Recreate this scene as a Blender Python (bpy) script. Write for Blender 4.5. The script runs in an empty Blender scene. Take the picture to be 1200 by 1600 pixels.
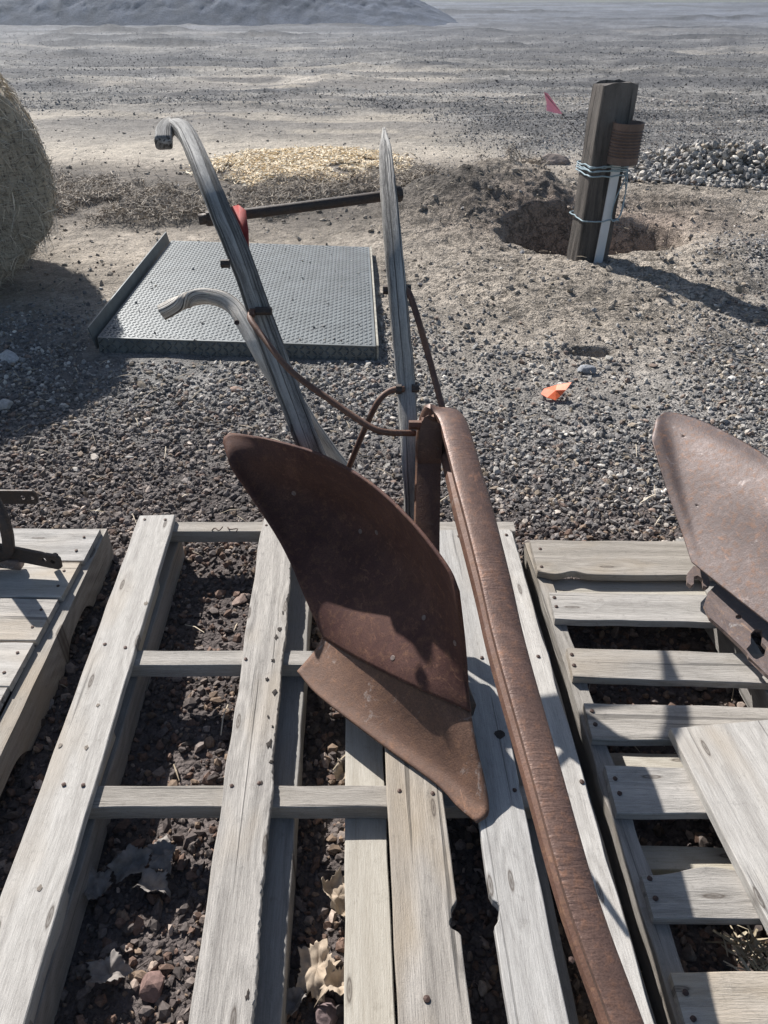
import bpy, math, random
import numpy as np
from mathutils import Vector, Matrix, noise as mnoise
random.seed(7); rng = np.random.default_rng(11)
sc = bpy.context.scene; COL = sc.collection

# ------------------------------------------------------------------ camera frame (metres; camera at x=0,y=0)
CAMH, PITCH, FPX = 1.5, math.radians(35.6), 1160.0
CP, SP = math.cos(PITCH), math.sin(PITCH)
def ray(px, py):
    x = (px-600)/FPX; y = (800-py)/FPX
    return x, CP+SP*y, SP-CP*y
def V(px, py, z=0.0):                       # world point at height z
    x, fw, dn = ray(px, py); t = (CAMH-z)/dn
    return Vector((x*t, fw*t, z))
def PIX(p):
    d = p[1]*CP+(CAMH-p[2])*SP; u = p[1]*SP-(CAMH-p[2])*CP
    return 600+FPX*p[0]/d, 800-FPX*u/d

# ------------------------------------------------------------------ tags
def tag(o, label=None, cat=None, group=None, kind=None):
    if label: o['label'] = label
    if cat: o['category'] = cat
    if group: o['group'] = group
    if kind: o['kind'] = kind
    return o
def empty(name, loc, label, cat, group=None):
    o = bpy.data.objects.new(name, None); COL.objects.link(o); o.location = loc
    o.empty_display_size = .1
    return tag(o, label, cat, group)
def link(name, me, mat=None, parent=None, org=None):
    o = bpy.data.objects.new(name, me); COL.objects.link(o)
    if mat and not me.materials: me.materials.append(mat)
    if parent is not None: o.parent = parent
    if org is not None: o.location = org
    return o
def world_org(parent):
    v = Vector((0, 0, 0)); q = parent
    while q is not None: v += q.location; q = q.parent
    return v
def mesh_obj(name, verts, faces, mat, parent=None, smooth=False, origin=None):
    """verts in world space; stored relative to the parent (parents are never rotated)"""
    base = world_org(parent) if parent is not None else Vector((0, 0, 0))
    org = Vector(origin) if origin is not None else base
    me = bpy.data.meshes.new(name)
    me.from_pydata([tuple(Vector(v)-org) for v in verts], [], faces); me.update()
    if smooth:
        for p in me.polygons: p.use_smooth = True
    return link(name, me, mat, parent, org-base)
def fast_mesh(name, V3, F3, mat, col=None, smooth=False, parent=None):
    """big triangle meshes straight from numpy arrays"""
    me = bpy.data.meshes.new(name); k = F3.shape[1]
    me.vertices.add(len(V3)); me.vertices.foreach_set('co', V3.astype(np.float32).ravel())
    me.loops.add(F3.size); me.loops.foreach_set('vertex_index', F3.astype(np.int32).ravel())
    me.polygons.add(len(F3)); me.polygons.foreach_set('loop_start', np.arange(0, F3.size, k, dtype=np.int32))
    me.update(calc_edges=True)
    me.polygons.foreach_set('use_smooth', np.full(len(F3), smooth, dtype=bool))
    if col is not None:
        a = me.color_attributes.new('col', 'FLOAT_COLOR', 'POINT')
        c = np.ones((len(V3), 4), np.float32); c[:, :3] = col
        a.data.foreach_set('color', c.ravel())
    return link(name, me, mat, parent)

# ------------------------------------------------------------------ numpy noise
_P = np.random.default_rng(3).random((256, 256))
def vn(x, y, s=0):
    x = np.asarray(x, float)+s*17.31; y = np.asarray(y, float)+s*9.77
    xi = np.floor(x).astype(int); yi = np.floor(y).astype(int); fx = x-xi; fy = y-yi
    fx = fx*fx*(3-2*fx); fy = fy*fy*(3-2*fy); g = lambda a, b: _P[a & 255, b & 255]
    return (g(xi, yi)*(1-fx)+g(xi+1, yi)*fx)*(1-fy)+(g(xi, yi+1)*(1-fx)+g(xi+1, yi+1)*fx)*fy
def fbm(x, y, s=0, o=4):
    a = 0; w = .5
    for i in range(o): a = a+w*(vn(x*2**i, y*2**i, s+i*3)-.5); w *= .55
    return a
def ss(a, b, x):
    t = np.clip((np.asarray(x, float)-a)/(b-a), 0, 1); return t*t*(3-2*t)
def gau(x, y, cx, cy, rx, ry): return np.exp(-((x-cx)/rx)**2-((y-cy)/ry)**2)

# ------------------------------------------------------------------ materials
def mat_new(name):
    m = bpy.data.materials.new(name); m.use_nodes = True; nt = m.node_tree
    return m, nt, nt.nodes['Principled BSDF']
class N:
    def __init__(s, nt): s.nt = nt
    def __call__(s, t, ins=None, **k):
        n = s.nt.nodes.new(t)
        for a, b in k.items(): setattr(n, a, b)
        for a, b in (ins or {}).items():
            i = n.inputs[a]
            if isinstance(b, bpy.types.NodeSocket): s.nt.links.new(b, i)
            else: i.default_value = b
        return n
    def math(s, op, a, b=0.0, c=None, clamp=False):
        n = s('ShaderNodeMath', {0: a, 1: b}, operation=op, use_clamp=clamp)
        if c is not None: s.nt.links.new(c, n.inputs[2]) if isinstance(c, bpy.types.NodeSocket) else setattr(n.inputs[2], 'default_value', c)
        return n.outputs[0]
    def mix(s, f, a, b, mode='MIX'):
        n = s('ShaderNodeMix', data_type='RGBA', blend_type=mode)
        for i, v in ((0, f), (6, a), (7, b)):
            if isinstance(v, bpy.types.NodeSocket): s.nt.links.new(v, n.inputs[i])
            else: n.inputs[i].default_value = v if not isinstance(v, tuple) else (*v, 1)[:4]
        return n.outputs[2]
    def ramp(s, f, *st):
        n = s('ShaderNodeValToRGB', {0: f}); e = n.color_ramp.elements
        while len(e) < len(st): e.new(.5)
        for q, (p, c) in zip(e, st):
            q.position = p; q.color = (c, c, c, 1) if not isinstance(c, tuple) else (*c, 1)
        return n.outputs[0]
    def noise(s, v, sc, det=4, rough=.55, dist=0, out=0):
        return s('ShaderNodeTexNoise', {'Vector': v, 'Scale': sc, 'Detail': det, 'Roughness': rough, 'Distortion': dist}).outputs[out]
    def bump(s, h, st, d, nrm=None):
        i = {'Height': h, 'Strength': st, 'Distance': d}
        if nrm is not None: i['Normal'] = nrm
        return s('ShaderNodeBump', i).outputs[0]
def setp(nt, b, **k):
    for a, v in k.items():
        a = a.replace('_', ' ')
        if isinstance(v, bpy.types.NodeSocket): nt.links.new(v, b.inputs[a])
        else: b.inputs[a].default_value = v if not isinstance(v, tuple) else (*v, 1)[:4]

def wood(name, light, dark, brown=None, crack=.5, ringscale=1.0, knots=True, cs=48, contrast=1.0, bump=.5, stain=0.0, attr=False):
    m, nt, b = mat_new(name); n = N(nt)
    tc = n('ShaderNodeAttribute', attribute_name='gco').outputs['Vector'] if attr else n('ShaderNodeTexCoord').outputs['Object']; oi = n('ShaderNodeObjectInfo').outputs['Random']
    off = n('ShaderNodeCombineXYZ', {0: n.math('MULTIPLY', oi, 37.0), 1: n.math('MULTIPLY', oi, 5.3), 2: n.math('MULTIPLY', oi, 3.1)}).outputs[0]
    p = n('ShaderNodeVectorMath', {0: tc, 1: off}, operation='ADD').outputs[0]
    st = lambda x, y, z: n('ShaderNodeVectorMath', {0: p, 1: (x, y, z)}, operation='MULTIPLY').outputs[0]
    warp = n.noise(st(.9, 7, 7), 1.0, 2, .45)
    sep = n('ShaderNodeSeparateXYZ', {0: tc})
    # knots: a few cells along the board
    if knots:
        vo = n('ShaderNodeTexVoronoi', {'Vector': st(3.4, 15, 0), 'Scale': 1.0, 'Randomness': 1.0}, voronoi_dimensions='2D')
        kd = vo.outputs['Distance']; sel = n.math('GREATER_THAN', n('ShaderNodeSeparateXYZ', {0: vo.outputs['Color']}).outputs[0], .50)
        kn = n.math('MULTIPLY', n.math('SUBTRACT', 1.0, n.math('SMOOTHSTEP', kd, 0.0) if False else n.ramp(kd, (0, 0.0), (.42, 1.0))), sel)
        kcore = n.math('MULTIPLY', n.ramp(kd, (.0, 1.0), (.04, .5), (.06, 1.0), (.075, .3), (.10, .0)), sel)
    ring = n.math('ADD', n.math('MULTIPLY', sep.outputs[1], 34.0*ringscale), n.math('MULTIPLY', warp, 6.0))
    ring = n.math('ADD', ring, n.math('MULTIPLY', sep.outputs[2], 30.0))
    ring = n.math('ADD', ring, n.math('MULTIPLY', oi, 20.0))
    if knots: ring = n.math('ADD', ring, n.math('MULTIPLY', kn, 3.0))
    rr = n.math('SINE', n.math('MULTIPLY', ring, 3.5)); rr = n.math('MULTIPLY_ADD', rr, .5, .5)
    fine = n.noise(st(28, 380, 380), 1.0, 5, .7); grit = n.noise(tc, 420, 3, .7)
    mid = n.noise(st(2.6, 60, 60), 1.0, 6, .68)
    crk = n.noise(st(1.0, cs, cs), 1.0, 3, .5, 0.4)
    cm = n.ramp(crk, (.325 if cs < 60 else .38, 1.0), (.365 if cs < 60 else .43, 0.0))
    big = n.noise(st(2.2, 5, 5), 1.0, 3)
    g = n.math('MULTIPLY_ADD', rr, .15*contrast, n.math('MULTIPLY', fine, .75))
    g = n.math('MULTIPLY_ADD', grit, .35, g)
    g = n.math('MULTIPLY_ADD', mid, .65*contrast, g); g = n.math('SUBTRACT', g, .075*contrast+.375+.175+.325*contrast)
    g = n.ramp(n.math('ADD', g, .5), (.20, 0.0), (.66, 1.0))
    c = n.mix(g, dark, light)
    if brown: c = n.mix(n.ramp(big, (.52, 0.0), (.70, .8)), c, brown)
    tone = n('ShaderNodeHueSaturation', {'Color': c, 'Saturation': n.math('MULTIPLY_ADD', oi, .7, .65), 'Value': n.math('MULTIPLY_ADD', n.math('FRACT', n.math('MULTIPLY', oi, 7.3)), .22, .84), 'Fac': 1.0}).outputs[0]; c = tone
    speck = n.noise(p, 38, 6, .8); c = n.mix(n.ramp(speck, (.56, 0.0), (.72, .45)), c, tuple(v*.55 for v in dark))
    if stain: c = n.mix(n.ramp(big, (.3, stain), (.5, 0.0)), c, tuple(v*.45 for v in dark))
    c = n.mix(n.math('MULTIPLY', cm, crack), c, (.03, .028, .026))
    if knots: c = n.mix(n.math('MULTIPLY', kcore, .9), c, (.085, .068, .055))
    h = n.math('SUBTRACT', n.math('ADD', n.math('MULTIPLY', g, .7), n.math('MULTIPLY', fine, .5)), n.math('MULTIPLY', cm, 2.0*crack))
    setp(nt, b, Base_Color=c, Roughness=.82, Normal=n.bump(h, bump, .0022)); b.inputs['Specular IOR Level'].default_value = .3
    return m
def rust(name, a, bb, cc, metal=.15, rough=(.45, .8), bump=.35, spots=None, scl=1.0, hammered=False):
    m, nt, b = mat_new(name); n = N(nt)
    p = n('ShaderNodeTexCoord').outputs['Object']
    n1 = n.noise(p, 7*scl, 6, .62, .3); n2 = n.noise(p, 60*scl, 5, .65); n3 = n.noise(p, 320*scl, 3, .6)
    c = n.mix(n.ramp(n1, (.36, 0.0), (.64, 1.0)), a, bb)
    c = n.mix(n.ramp(n2, (.5, 0.0), (.68, .75)), c, cc)
    c = n.mix(n.ramp(n3, (.35, .55), (.55, 0.0)), c, tuple(v*.45 for v in a))
    big_ = n.noise(p, 3.2*scl, 7, .7, 1.2); c = n.mix(n.ramp(big_, (.42, .0), (.47, .45), (.60, 0.0)), c, tuple(v*.6 for v in a))
    q_ = n('ShaderNodeVectorMath', {0: p, 1: (40, 14, 90)}, operation='MULTIPLY').outputs[0]; c = n.mix(n.ramp(n.noise(q_, 1, 5, .7, 1.5), (.60, 0.0), (.68, .4)), c, tuple(min(1, v*1.5) for v in cc))
    if spots:
        c = n.mix(n.ramp(n.noise(p, 14*scl, 7, .75, .6), (.60, 0.0), (.70, .7)), c, spots)
    h = n.math('MULTIPLY_ADD', n3, .6, n.math('MULTIPLY', n2, 1.0)); nb = n.bump(h, bump, .002)
    if hammered:
        q = n('ShaderNodeVectorMath', {0: p, 1: (25, 150, 150)}, operation='MULTIPLY').outputs[0]
        hm = n.math('MULTIPLY', n.noise(q, 1.0, 3, .5, .6), n.ramp(n.noise(p, 5.5, 2, .5), (.42, .18), (.60, 1.0))); nb = n.bump(hm, .5, .003, nb)
    setp(nt, b, Base_Color=c, Metallic=metal, Roughness=n.math('MULTIPLY_ADD', n2, rough[1]-rough[0], rough[0]), Normal=nb)
    return m
def plain(name, col, rough=.6, metal=0.0, var=.25, scl=30, bump=.15, spec=.5):
    m, nt, b = mat_new(name); n = N(nt); p = n('ShaderNodeTexCoord').outputs['Object']
    a = n.noise(p, scl, 5, .6); c = n.mix(n.ramp(a, (.3, 0.0), (.7, 1.0)), tuple(v*(1-var) for v in col), tuple(min(1, v*(1+var)) for v in col))
    setp(nt, b, Base_Color=c, Roughness=rough, Metallic=metal, Normal=n.bump(a, bump, .002)); b.inputs['Specular IOR Level'].default_value = spec
    return m
def attr_mat(name, rough=.85, var=.25, scl=120, bump=.3, spec=.3, translucent=0, dist=.002):
    m, nt, b = mat_new(name); n = N(nt); p = n('ShaderNodeTexCoord').outputs['Object']
    at = n('ShaderNodeAttribute', attribute_name='col').outputs['Color']
    a = n.noise(p, scl, 4, .6); c = n.mix(1.0, at, n.ramp(a, (.3, 1-var), (.7, 1+var)), 'MULTIPLY')
    setp(nt, b, Base_Color=c, Roughness=rough, Normal=n.bump(a, bump, dist)); b.inputs['Specular IOR Level'].default_value = spec
    return m

M = {}
M['deck'] = wood('weathered_board', (.53, .505, .47), (.27, .25, .23), brown=(.42, .365, .30), crack=.45, contrast=.8)
M['deck2'] = wood('weathered_board_coarse', (.49, .46, .425), (.22, .205, .19), brown=(.42, .36, .29), crack=.6, contrast=1.1, bump=.7)
M['slat'] = wood('weathered_slat', (.42, .39, .355), (.20, .185, .165), brown=(.38, .32, .25), crack=.5, contrast=1.0, bump=.6)
M['tan'] = wood('tan_board', (.50, .465, .40), (.34, .30, .24), crack=.3, contrast=.8)
M['runner'] = wood('old_runner', (.34, .32, .29), (.18, .165, .15), brown=(.32, .25, .17), crack=.4)
M['handle'] = wood('handle_wood', (.50, .485, .46), (.085, .08, .076), crack=.7, ringscale=1.6, knots=False, contrast=1.5, cs=130, attr=True, bump=1.0)
M['handle_sunlit'] = wood('pale_sunlit_handle_wood', (.72, .68, .62), (.24, .21, .185), crack=.9, ringscale=1.6, knots=False, contrast=1.4, cs=130, attr=True, bump=.9)  # pale wood, raised further to paint in the sunlight on it
M['tie'] = wood('creosote_timber', (.16, .13, .108), (.028, .024, .022), brown=(.22, .19, .165), crack=.7, ringscale=.6, knots=False, contrast=1.2, bump=.9, stain=.4)
M['rust'] = rust('rusty_steel', (.135, .068, .048), (.175, .092, .062), (.22, .12, .07), scl=1.0, spots=(.24, .19, .16))
M['rust_board'] = rust('brown_rust_plate', (.115, .058, .043), (.185, .10, .068), (.25, .135, .08), metal=.1, bump=.3)
M['rust_shade'] = rust('shade_darkened_rust', (.082, .038, .033), (.130, .066, .050), (.20, .105, .066), metal=0, bump=.35, rough=(.6, .85))  # darker copy of the share's rust, standing in for shade on the moldboard
M['rust_shade'].node_tree.nodes['Principled BSDF'].inputs['Specular IOR Level'].default_value = .2
M['rust_share'] = rust('warm_rust_share', (.135, .070, .046), (.19, .102, .066), (.25, .13, .075), metal=0, bump=.5, rough=(.6, .85), spots=(.40, .35, .32))
M['rust_top'] = rust('beam_rust', (.135, .080, .064), (.185, .112, .086), (.25, .125, .075), metal=.25, rough=(.36, .66), hammered=True)
M['rust_orange'] = rust('orange_rust', (.17, .085, .052), (.24, .12, .07), (.22, .16, .13), metal=0, rough=(.7, .9), spots=(.36, .33, .29))
M['rust_purple'] = rust('purple_rust_plate', (.085, .060, .057), (.125, .092, .086), (.20, .10, .055), metal=.3, rough=(.38, .7), spots=(.30, .26, .25))
M['rust_pale'] = rust('pale_rust_plate', (.16, .12, .11), (.23, .18, .165), (.34, .22, .15), metal=.2, spots=(.50, .48, .46), scl=1.6)
M['iron'] = rust('dark_iron', (.05, .04, .037), (.08, .062, .054), (.13, .08, .055), metal=.3)
M['plate'] = plain('tread_plate_grey', (.125, .138, .142), .48, .12, .22, 9, .05, .5)
M['platedark'] = plain('tread_plate_dark', (.10, .115, .12), .42, .3, .3, 12, .08)
M['can'] = rust('rusty_tin', (.15, .10, .08), (.20, .13, .10), (.24, .15, .11), metal=.2, scl=1.5)
M['pvc'] = plain('white_plastic', (.62, .64, .66), .35, 0, .06, 8, .03)
M['twine'] = plain('blue_twine', (.27, .36, .41), .7, 0, .3, 200, .2)
M['pink'] = plain('pink_plastic', (.95, .36, .54), .55, 0, .10, 40, .2)
M['orange'] = plain('orange_plastic', (.88, .16, .05), .5, 0, .12, 40, .3)
M['redcloth'] = plain('red_cloth', (.30, .03, .025), .8, 0, .3, 60, .3)
M['nail'] = plain('nail_iron', (.06, .035, .028), .6, .4, .3, 200, .1)
M['stone'] = attr_mat('stone', .85, .3, 90, .5)
M['gravel'] = attr_mat('gravel_stone', .8, .28, 160, .4, .35)
M['straw'] = attr_mat('straw_fibre', .75, .12, 60, .1, .3)
M['leaf'] = plain('dead_leaf', (.36, .29, .22), .8, 0, .35, 45, .5)
M['leafdark'] = plain('grey_dead_leaf', (.21, .19, .175), .8, 0, .35, 45, .5)

# ------------------------------------------------------------------ terrain
CR = (1.50, 5.44)                                    # the hole round the post
def G0(px, py): v = V(px, py); return v.x, v.y
WIND = []                                            # low windrows left by the grader: (px from, px to, py, height, width)
for a, b_, c_, h_, w_ in [(690, 840, 77, .16, .55), (700, 800, 50, .18, .9), (920, 1005, 90, .20, .7), (610, 745, 106, .15, .45),
                    (50, 330, 50, .18, .9), (40, 280, 62, .15, .7), (90, 350, 70, .14, .6), (430, 700, 42, .14, 1.0), (540, 640, 128, .09, .3),
                    (280, 350, 147, .10, .28), (300, 520, 146, .08, .25), (860, 1200, 30, .2, 1.2), (600, 760, 118, .10, .35),
                    (0, 200, 88, .12, .5), (340, 500, 57, .18, .8), (840, 990, 86, .14, .5), (1030, 1200, 62, .12, .7), (560, 700, 60, .1, .5),
                    (600, 900, 20, .25, 2.0), (1000, 1200, 45, .15, 1.0), (150, 400, 100, .08, .4), (700, 880, 168, .07, .35), (540, 680, 143, .05, .2)]:
    x0, y0 = G0(a, c_); x1, y1 = G0(b_, c_); WIND.append((x0, x1, y0, h_, w_))
def tongue(x, y):                                    # dark crushed stone spread over pale sand, to the right
    e = 10.2+1.6*ss(2.2, .8, x)+fbm(x*.7, y*.7, 5)*2.2
    return ss(.4, 1.5, x+fbm(x*.8, y*.5, 8)*1.5)*ss(7.6, 9.2, y)*1.0
def windrow(x, y):
    x = np.asarray(x, float); y = np.asarray(y, float); h = np.zeros(x.shape)
    for x0, x1, yc, hh, w in WIND:
        m = (np.abs(y-yc) < w*3.2) & (x > x0-.7) & (x < x1+.7)
        if not m.any(): continue
        a, b_ = x[m], y[m]; yy = b_-yc-fbm(a*.35, a*0, 12+int(yc))*w*2.2
        h[m] += 1.0*hh*np.exp(-(yy/(w*.42))**2)*ss(x0-.6, x0+1.2, a)*ss(x1+.6, x1-1.2, a)*np.clip(.62+1.1*fbm(a*.8, b_*.8, 19), 0, 2)
    return h
def height(x, y):
    x = np.asarray(x, float); y = np.asarray(y, float)
    near = ss(1.9, 3.4, y); mid = ss(3.6, 5.2, y); far = ss(8.5, 13, y)
    h = .004*fbm(x*5, y*5, 1)+near*.03*fbm(x*1.6, y*1.6, 2)+mid*.09*fbm(x*.9, y*.9, 3, 5)
    h = h+mid*.02*fbm(x*6, y*6, 4, 4)*(1-far)
    # trackway ruts and ridges far away, stretched from side to side
    r = 1-np.abs(2*vn(x*.16+fbm(x*.1, y*.2, 31)*2, y*.85, 21)-1); r2 = 1-np.abs(2*vn(x*.3, y*1.9, 22)-1)
    h = h+far*(.08*r**6+.06*r2**6)*ss(60, 25, y)+far*.035*fbm(x*.5, y*1.6, 23, 5)+far*.030*ss(80, 30, y)*fbm(x*.35, np.log(np.maximum(y, 1))*34, 24, 4)*(1+y/14)
    h = h+windrow(x, y)
    # hole round the post: heaped spoil behind and to the left, hollow, lip in front
    a = fbm(x*2.6, y*2.6, 41, 5)
    h = h+.29*gau(x, y, .98, 6.30, .62, .62)*(1+.6*a)+.15*gau(x, y, .40, 6.0, .55, .55)*(1+.6*a)+.07*gau(x, y, 1.85, 6.5, .8, .6)*(1+a)
    h = h+.13*gau(x, y, 2.5, 6.2, .9, .5)+.07*gau(x, y, 1.4, 4.35, 1.1, .75)+.10*gau(x, y, 2.5, 4.9, .7, .45)*(1+a)
    d = np.sqrt(((x-CR[0]+.08)/.66)**2+((y-CR[1]+.06)/.42)**2)+.32*a+.06*np.sin(x*9)
    h = h-.36*ss(1.06, .74, d)
    h = h-.05*ss(1.0, .5, np.sqrt(((x-1.02)/.13)**2+((y-3.42)/.07)**2)+.5*fbm(x*9, y*9, 44))
    h = h+.15*gau(x, y, 3.0, 7.35, .95, .42)
    # cracked mud clods between hole and gravel
    mud = mudm(x, y); h = h+mud*(.050*fbm(x*5+fbm(x*3, y*3, 9)*2, y*8, 45, 5)+.03*np.maximum(0, fbm(x*15, y*20, 46, 3))+.02*fbm(x*30, y*34, 47, 2))
    # churned dirt under the dry grass
    h = h+.03*ss(5.4, 6.2, y)*ss(8.2, 7.2, y)*ss(1.6, .2, x)*(fbm(x*5, y*6, 51, 4)+.1)
    return h
def mudm(x, y): return np.clip(gau(x, y, 1.2, 4.5, 1.1, .9)*1.5+gau(x, y, 1.9, 6.2, 1.4, .7)*1.1+gau(x, y, .7, 5.9, .9, .6)*.6, 0, 1)
def Hs(x, y): return float(height(np.array([x]), np.array([y]))[0])
def gravel_mask(x, y):                               # 1 = loose stone, 0 = bare earth
    e = fbm(x*1.1, y*1.1, 61, 4)
    g = ss(4.3, 3.4, y+.9*e)*(1-.97*gau(x, y, .95, 4.0, .95, .95))
    g = np.maximum(g, ss(1.7, 2.6, x+e)*ss(5.6, 4.6, y+e))
    g = np.maximum(g, ss(.55, .95, gau(x, y, 2.95, 7.2, 1.1, .55)+e*.6)) 
    g = np.maximum(g, np.clip(tongue(x, y), 0, 1))
    fa = ss(10.5, 14.0, y+e*5-.16*(x+2)*ss(2, -6, x))
    pale = ss(.0, .14, fbm(x*.12, y*.42, 71, 4))*ss(26, 12, y)
    return np.clip(np.maximum(g, fa*(1-.9*pale)), 0, 1)
def bands(x, y):  # dark bands paint the shade of far ridges; second set is paler
    ly = np.log(np.maximum(y, 1)); b1_ = fbm(x*.16+fbm(x*.3, ly*3, 87)*2, ly*17, 88, 4); b2_ = fbm(x*.5, ly*42, 89, 3)
    return ss(8.5, 11, y)*ss(.02, .11, b1_+.5*b2_), ss(8.5, 11, y)*ss(40, 14, y)*ss(-.08, -.18, b1_)
def band_tint(x, y):
    a, b_ = bands(x, y); wr = np.clip(windrow(x, y)*16, 0, 1)  # wr darkens the stones on windrows for the slope shade
    fb = ss(14, 32, y)[:, None]; return ((1-.58*a)*(1+.5*b_)*(1-.5*wr))[:, None]*(np.array([1, 1.01, 1.05])*(1-fb)+np.array([.58, .70, .93])*fb)  # fb paints the blue of distance haze into the stones
def ground_colour(x, y):
    e = fbm(x*2.3, y*2.3, 81, 5)[..., None]; e2 = fbm(x*.35, y*1.1, 82, 5)[..., None]; e3 = fbm(x*9, y*9, 83, 3)[..., None]
    dirt = np.array([.31, .27, .225])*(1+1.0*e+.5*e3); sand = np.array([.44, .39, .325])*(1+.7*e2+.5*e)
    grav = np.array([.185, .178, .170])*(1+.9*e+.8*e2+.8*e3); under = np.array([.105, .088, .083])*(1+.8*e)
    red = np.array([.20, .125, .095])*(1+.9*e)
    s = (ss(7.9, 8.8, y)*ss(60, 18, y))[..., None]; c = dirt*(1-s)+sand*s
    st_ = (ss(8.5, 12, y)*np.clip(.5+2.6*fbm(x*.13+fbm(x*.2, y*.2, 84), y*1.3, 85, 5), 0, 1))[..., None]; c = c*(1-.55*st_)+np.array([.16, .16, .165])*.55*st_
    cg = gau(x, y, CR[0], CR[1]+.2, .9, .4)[..., None]; c = c*(1-.6*cg)+red*.6*cg
    gr = (ss(5.4, 6.0, y)*ss(8.4, 7.6, y)*ss(1.3, .5, x))[..., None]; c = c*(1-.85*gr)+np.array([.11, .095, .082])*.85*gr*(1+e)
    g = gravel_mask(x, y)[..., None]; c = c*(1-g)+grav*g
    u = ss(3.0, 1.9, y)[..., None]; c = c*(1-u)+under*u  # cinder base near the pallets, with their shade put into the colour
    fb = ss(16, 45, y)[..., None]; c = c*(1-.7*fb)+np.array([.105, .122, .162])*(1+1.2*e2)*.7*fb  # distance haze painted in: far ground turned blue-grey
    st3, st4 = bands(x, y); st3 = st3[..., None]; st4 = st4[..., None]; c = c*(1-.62*st3)+np.array([.070, .072, .082])*.62*st3
    c = c*(1-.5*st4)+np.array([.42, .38, .33])*.5*st4
    fgreen = ss(74, 84, y+8*e2[..., 0])[..., None]; c = c*(1-fgreen)+np.array([.13, .14, .105])*fgreen
    st2 = (ss(10, 14, y)*np.clip(3.2*fbm(x*.10, y*.9, 86, 5)-.15, 0, 1))[..., None]; c = c*(1-.8*st2)+np.array([.085, .087, .095])*.8*st2  # more dark bands in place of shaded ridge relief
    wr = np.clip(windrow(x, y)*16, 0, 1)[..., None]; c = c*(1-wr)+np.array([.06, .062, .07])*(1+e3)*wr  # dark colour on the windrows stands in for their shaded slopes
    return np.clip(c, .01, .9)
ys = [-3.0]
while ys[-1] < .2: ys.append(ys[-1]+.05)
while ys[-1] < 400: ys.append(ys[-1]+max(.0085, ys[-1]**2/2000))
ys = np.array(ys+[700, 1500, 3000]); u = np.linspace(-1, 1, 901)
Y, U = np.meshgrid(ys, u, indexing='ij'); X = U*(.30+.70*U**2)*(5.5+1.15*np.abs(Y))
Z = height(X, Y)*ss(300, 120, Y); nr, nc = X.shape
idx = np.arange(nr*nc).reshape(nr, nc)
F = np.stack([idx[:-1, :-1], idx[:-1, 1:], idx[1:, 1:], idx[1:, :-1]], -1).reshape(-1, 4)
mg, nt, b = mat_new('ground_earth'); n = N(nt)
p = n('ShaderNodeTexCoord').outputs['Object']; at = n('ShaderNodeAttribute', attribute_name='col').outputs['Color']
vo = n('ShaderNodeTexVoronoi', {'Vector': p, 'Scale': 95.0}); vo2 = n('ShaderNodeTexVoronoi', {'Vector': p, 'Scale': 26.0})
vg = n('ShaderNodeSeparateXYZ', {0: vo.outputs['Color']}).outputs[0]; vg2 = n('ShaderNodeSeparateXYZ', {0: vo2.outputs['Color']}).outputs[1]
nz = n.noise(p, 7, 8, .68)
f1 = n.math('MULTIPLY_ADD', vg, .45, n.math('MULTIPLY_ADD', vg2, .30, n.math('MULTIPLY_ADD', nz, .9, .22)))
c = n.mix(1.0, at, f1, 'MULTIPLY')
wp = n('ShaderNodeVectorMath', {0: p, 1: n('ShaderNodeVectorMath', {0: n.noise(p, 6, 6, .7, out=1), 1: (.6, .6, 0)}, operation='MULTIPLY').outputs[0]}, operation='ADD').outputs[0]
crk = n('ShaderNodeTexVoronoi', {'Vector': wp, 'Scale': 6.5}, feature='DISTANCE_TO_EDGE').outputs['Distance']
mu = n('ShaderNodeAttribute', attribute_name='mud').outputs['Fac']
cl = n.math('MULTIPLY', n.ramp(crk, (0, 1.0), (.055, 0.0)), mu)
b1 = n.bump(n.math('MULTIPLY_ADD', vo.outputs['Distance'], -.8, n.noise(p, 40, 6, .7)), .9, .010)
b2 = n.bump(n.math('SUBTRACT', n.noise(p, 9, 6, .65), n.math('MULTIPLY', cl, .5)), .9, .035, b1)
setp(nt, b, Base_Color=n.mix(n.math('MULTIPLY', cl, .18), c, (.05, .042, .036)), Roughness=.92, Normal=b2); b.inputs['Specular IOR Level'].default_value = .25
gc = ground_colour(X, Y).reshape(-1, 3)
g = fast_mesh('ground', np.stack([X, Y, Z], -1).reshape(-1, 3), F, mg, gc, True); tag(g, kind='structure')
am = g.data.attributes.new('mud', 'FLOAT', 'POINT'); am.data.foreach_set('value', mudm(X, Y).astype(np.float32).ravel())

# far heap of dark crushed stone, upper left
def heap():
    nx, ny = 320, 110; vs = []; cx, cy = -12.0, 42.0
    for j in range(ny):
        for i in range(nx):
            u_ = i/(nx-1)*2-1; v_ = j/(ny-1)*2-1; x = cx+u_*15.5; y = cy+v_*6.5
            vs.append((x, y, u_, v_))
    a = np.array(vs); x, y, u_, v_ = a.T
    prof = np.clip(1-np.abs(u_)**2.2, 0, 1)**.8*np.clip(1-np.abs(v_)**1.6, 0, 1)
    z = 3.0*prof*(1+.5*fbm(x*.25, y*.4, 91))*.8+(.25*fbm(x*1.6, y*1.6, 92, 6)+.10*fbm(x*7, y*7, 94, 3))*np.clip(prof*3, 0, 1)-.12
    P = np.stack([x, y, z], -1); id_ = np.arange(nx*ny).reshape(ny, nx)
    F = np.stack([id_[:-1, :-1], id_[:-1, 1:], id_[1:, 1:], id_[1:, :-1]], -1).reshape(-1, 4)
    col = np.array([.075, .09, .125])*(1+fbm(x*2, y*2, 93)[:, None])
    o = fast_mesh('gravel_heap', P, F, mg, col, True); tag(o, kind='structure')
heap()

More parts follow.
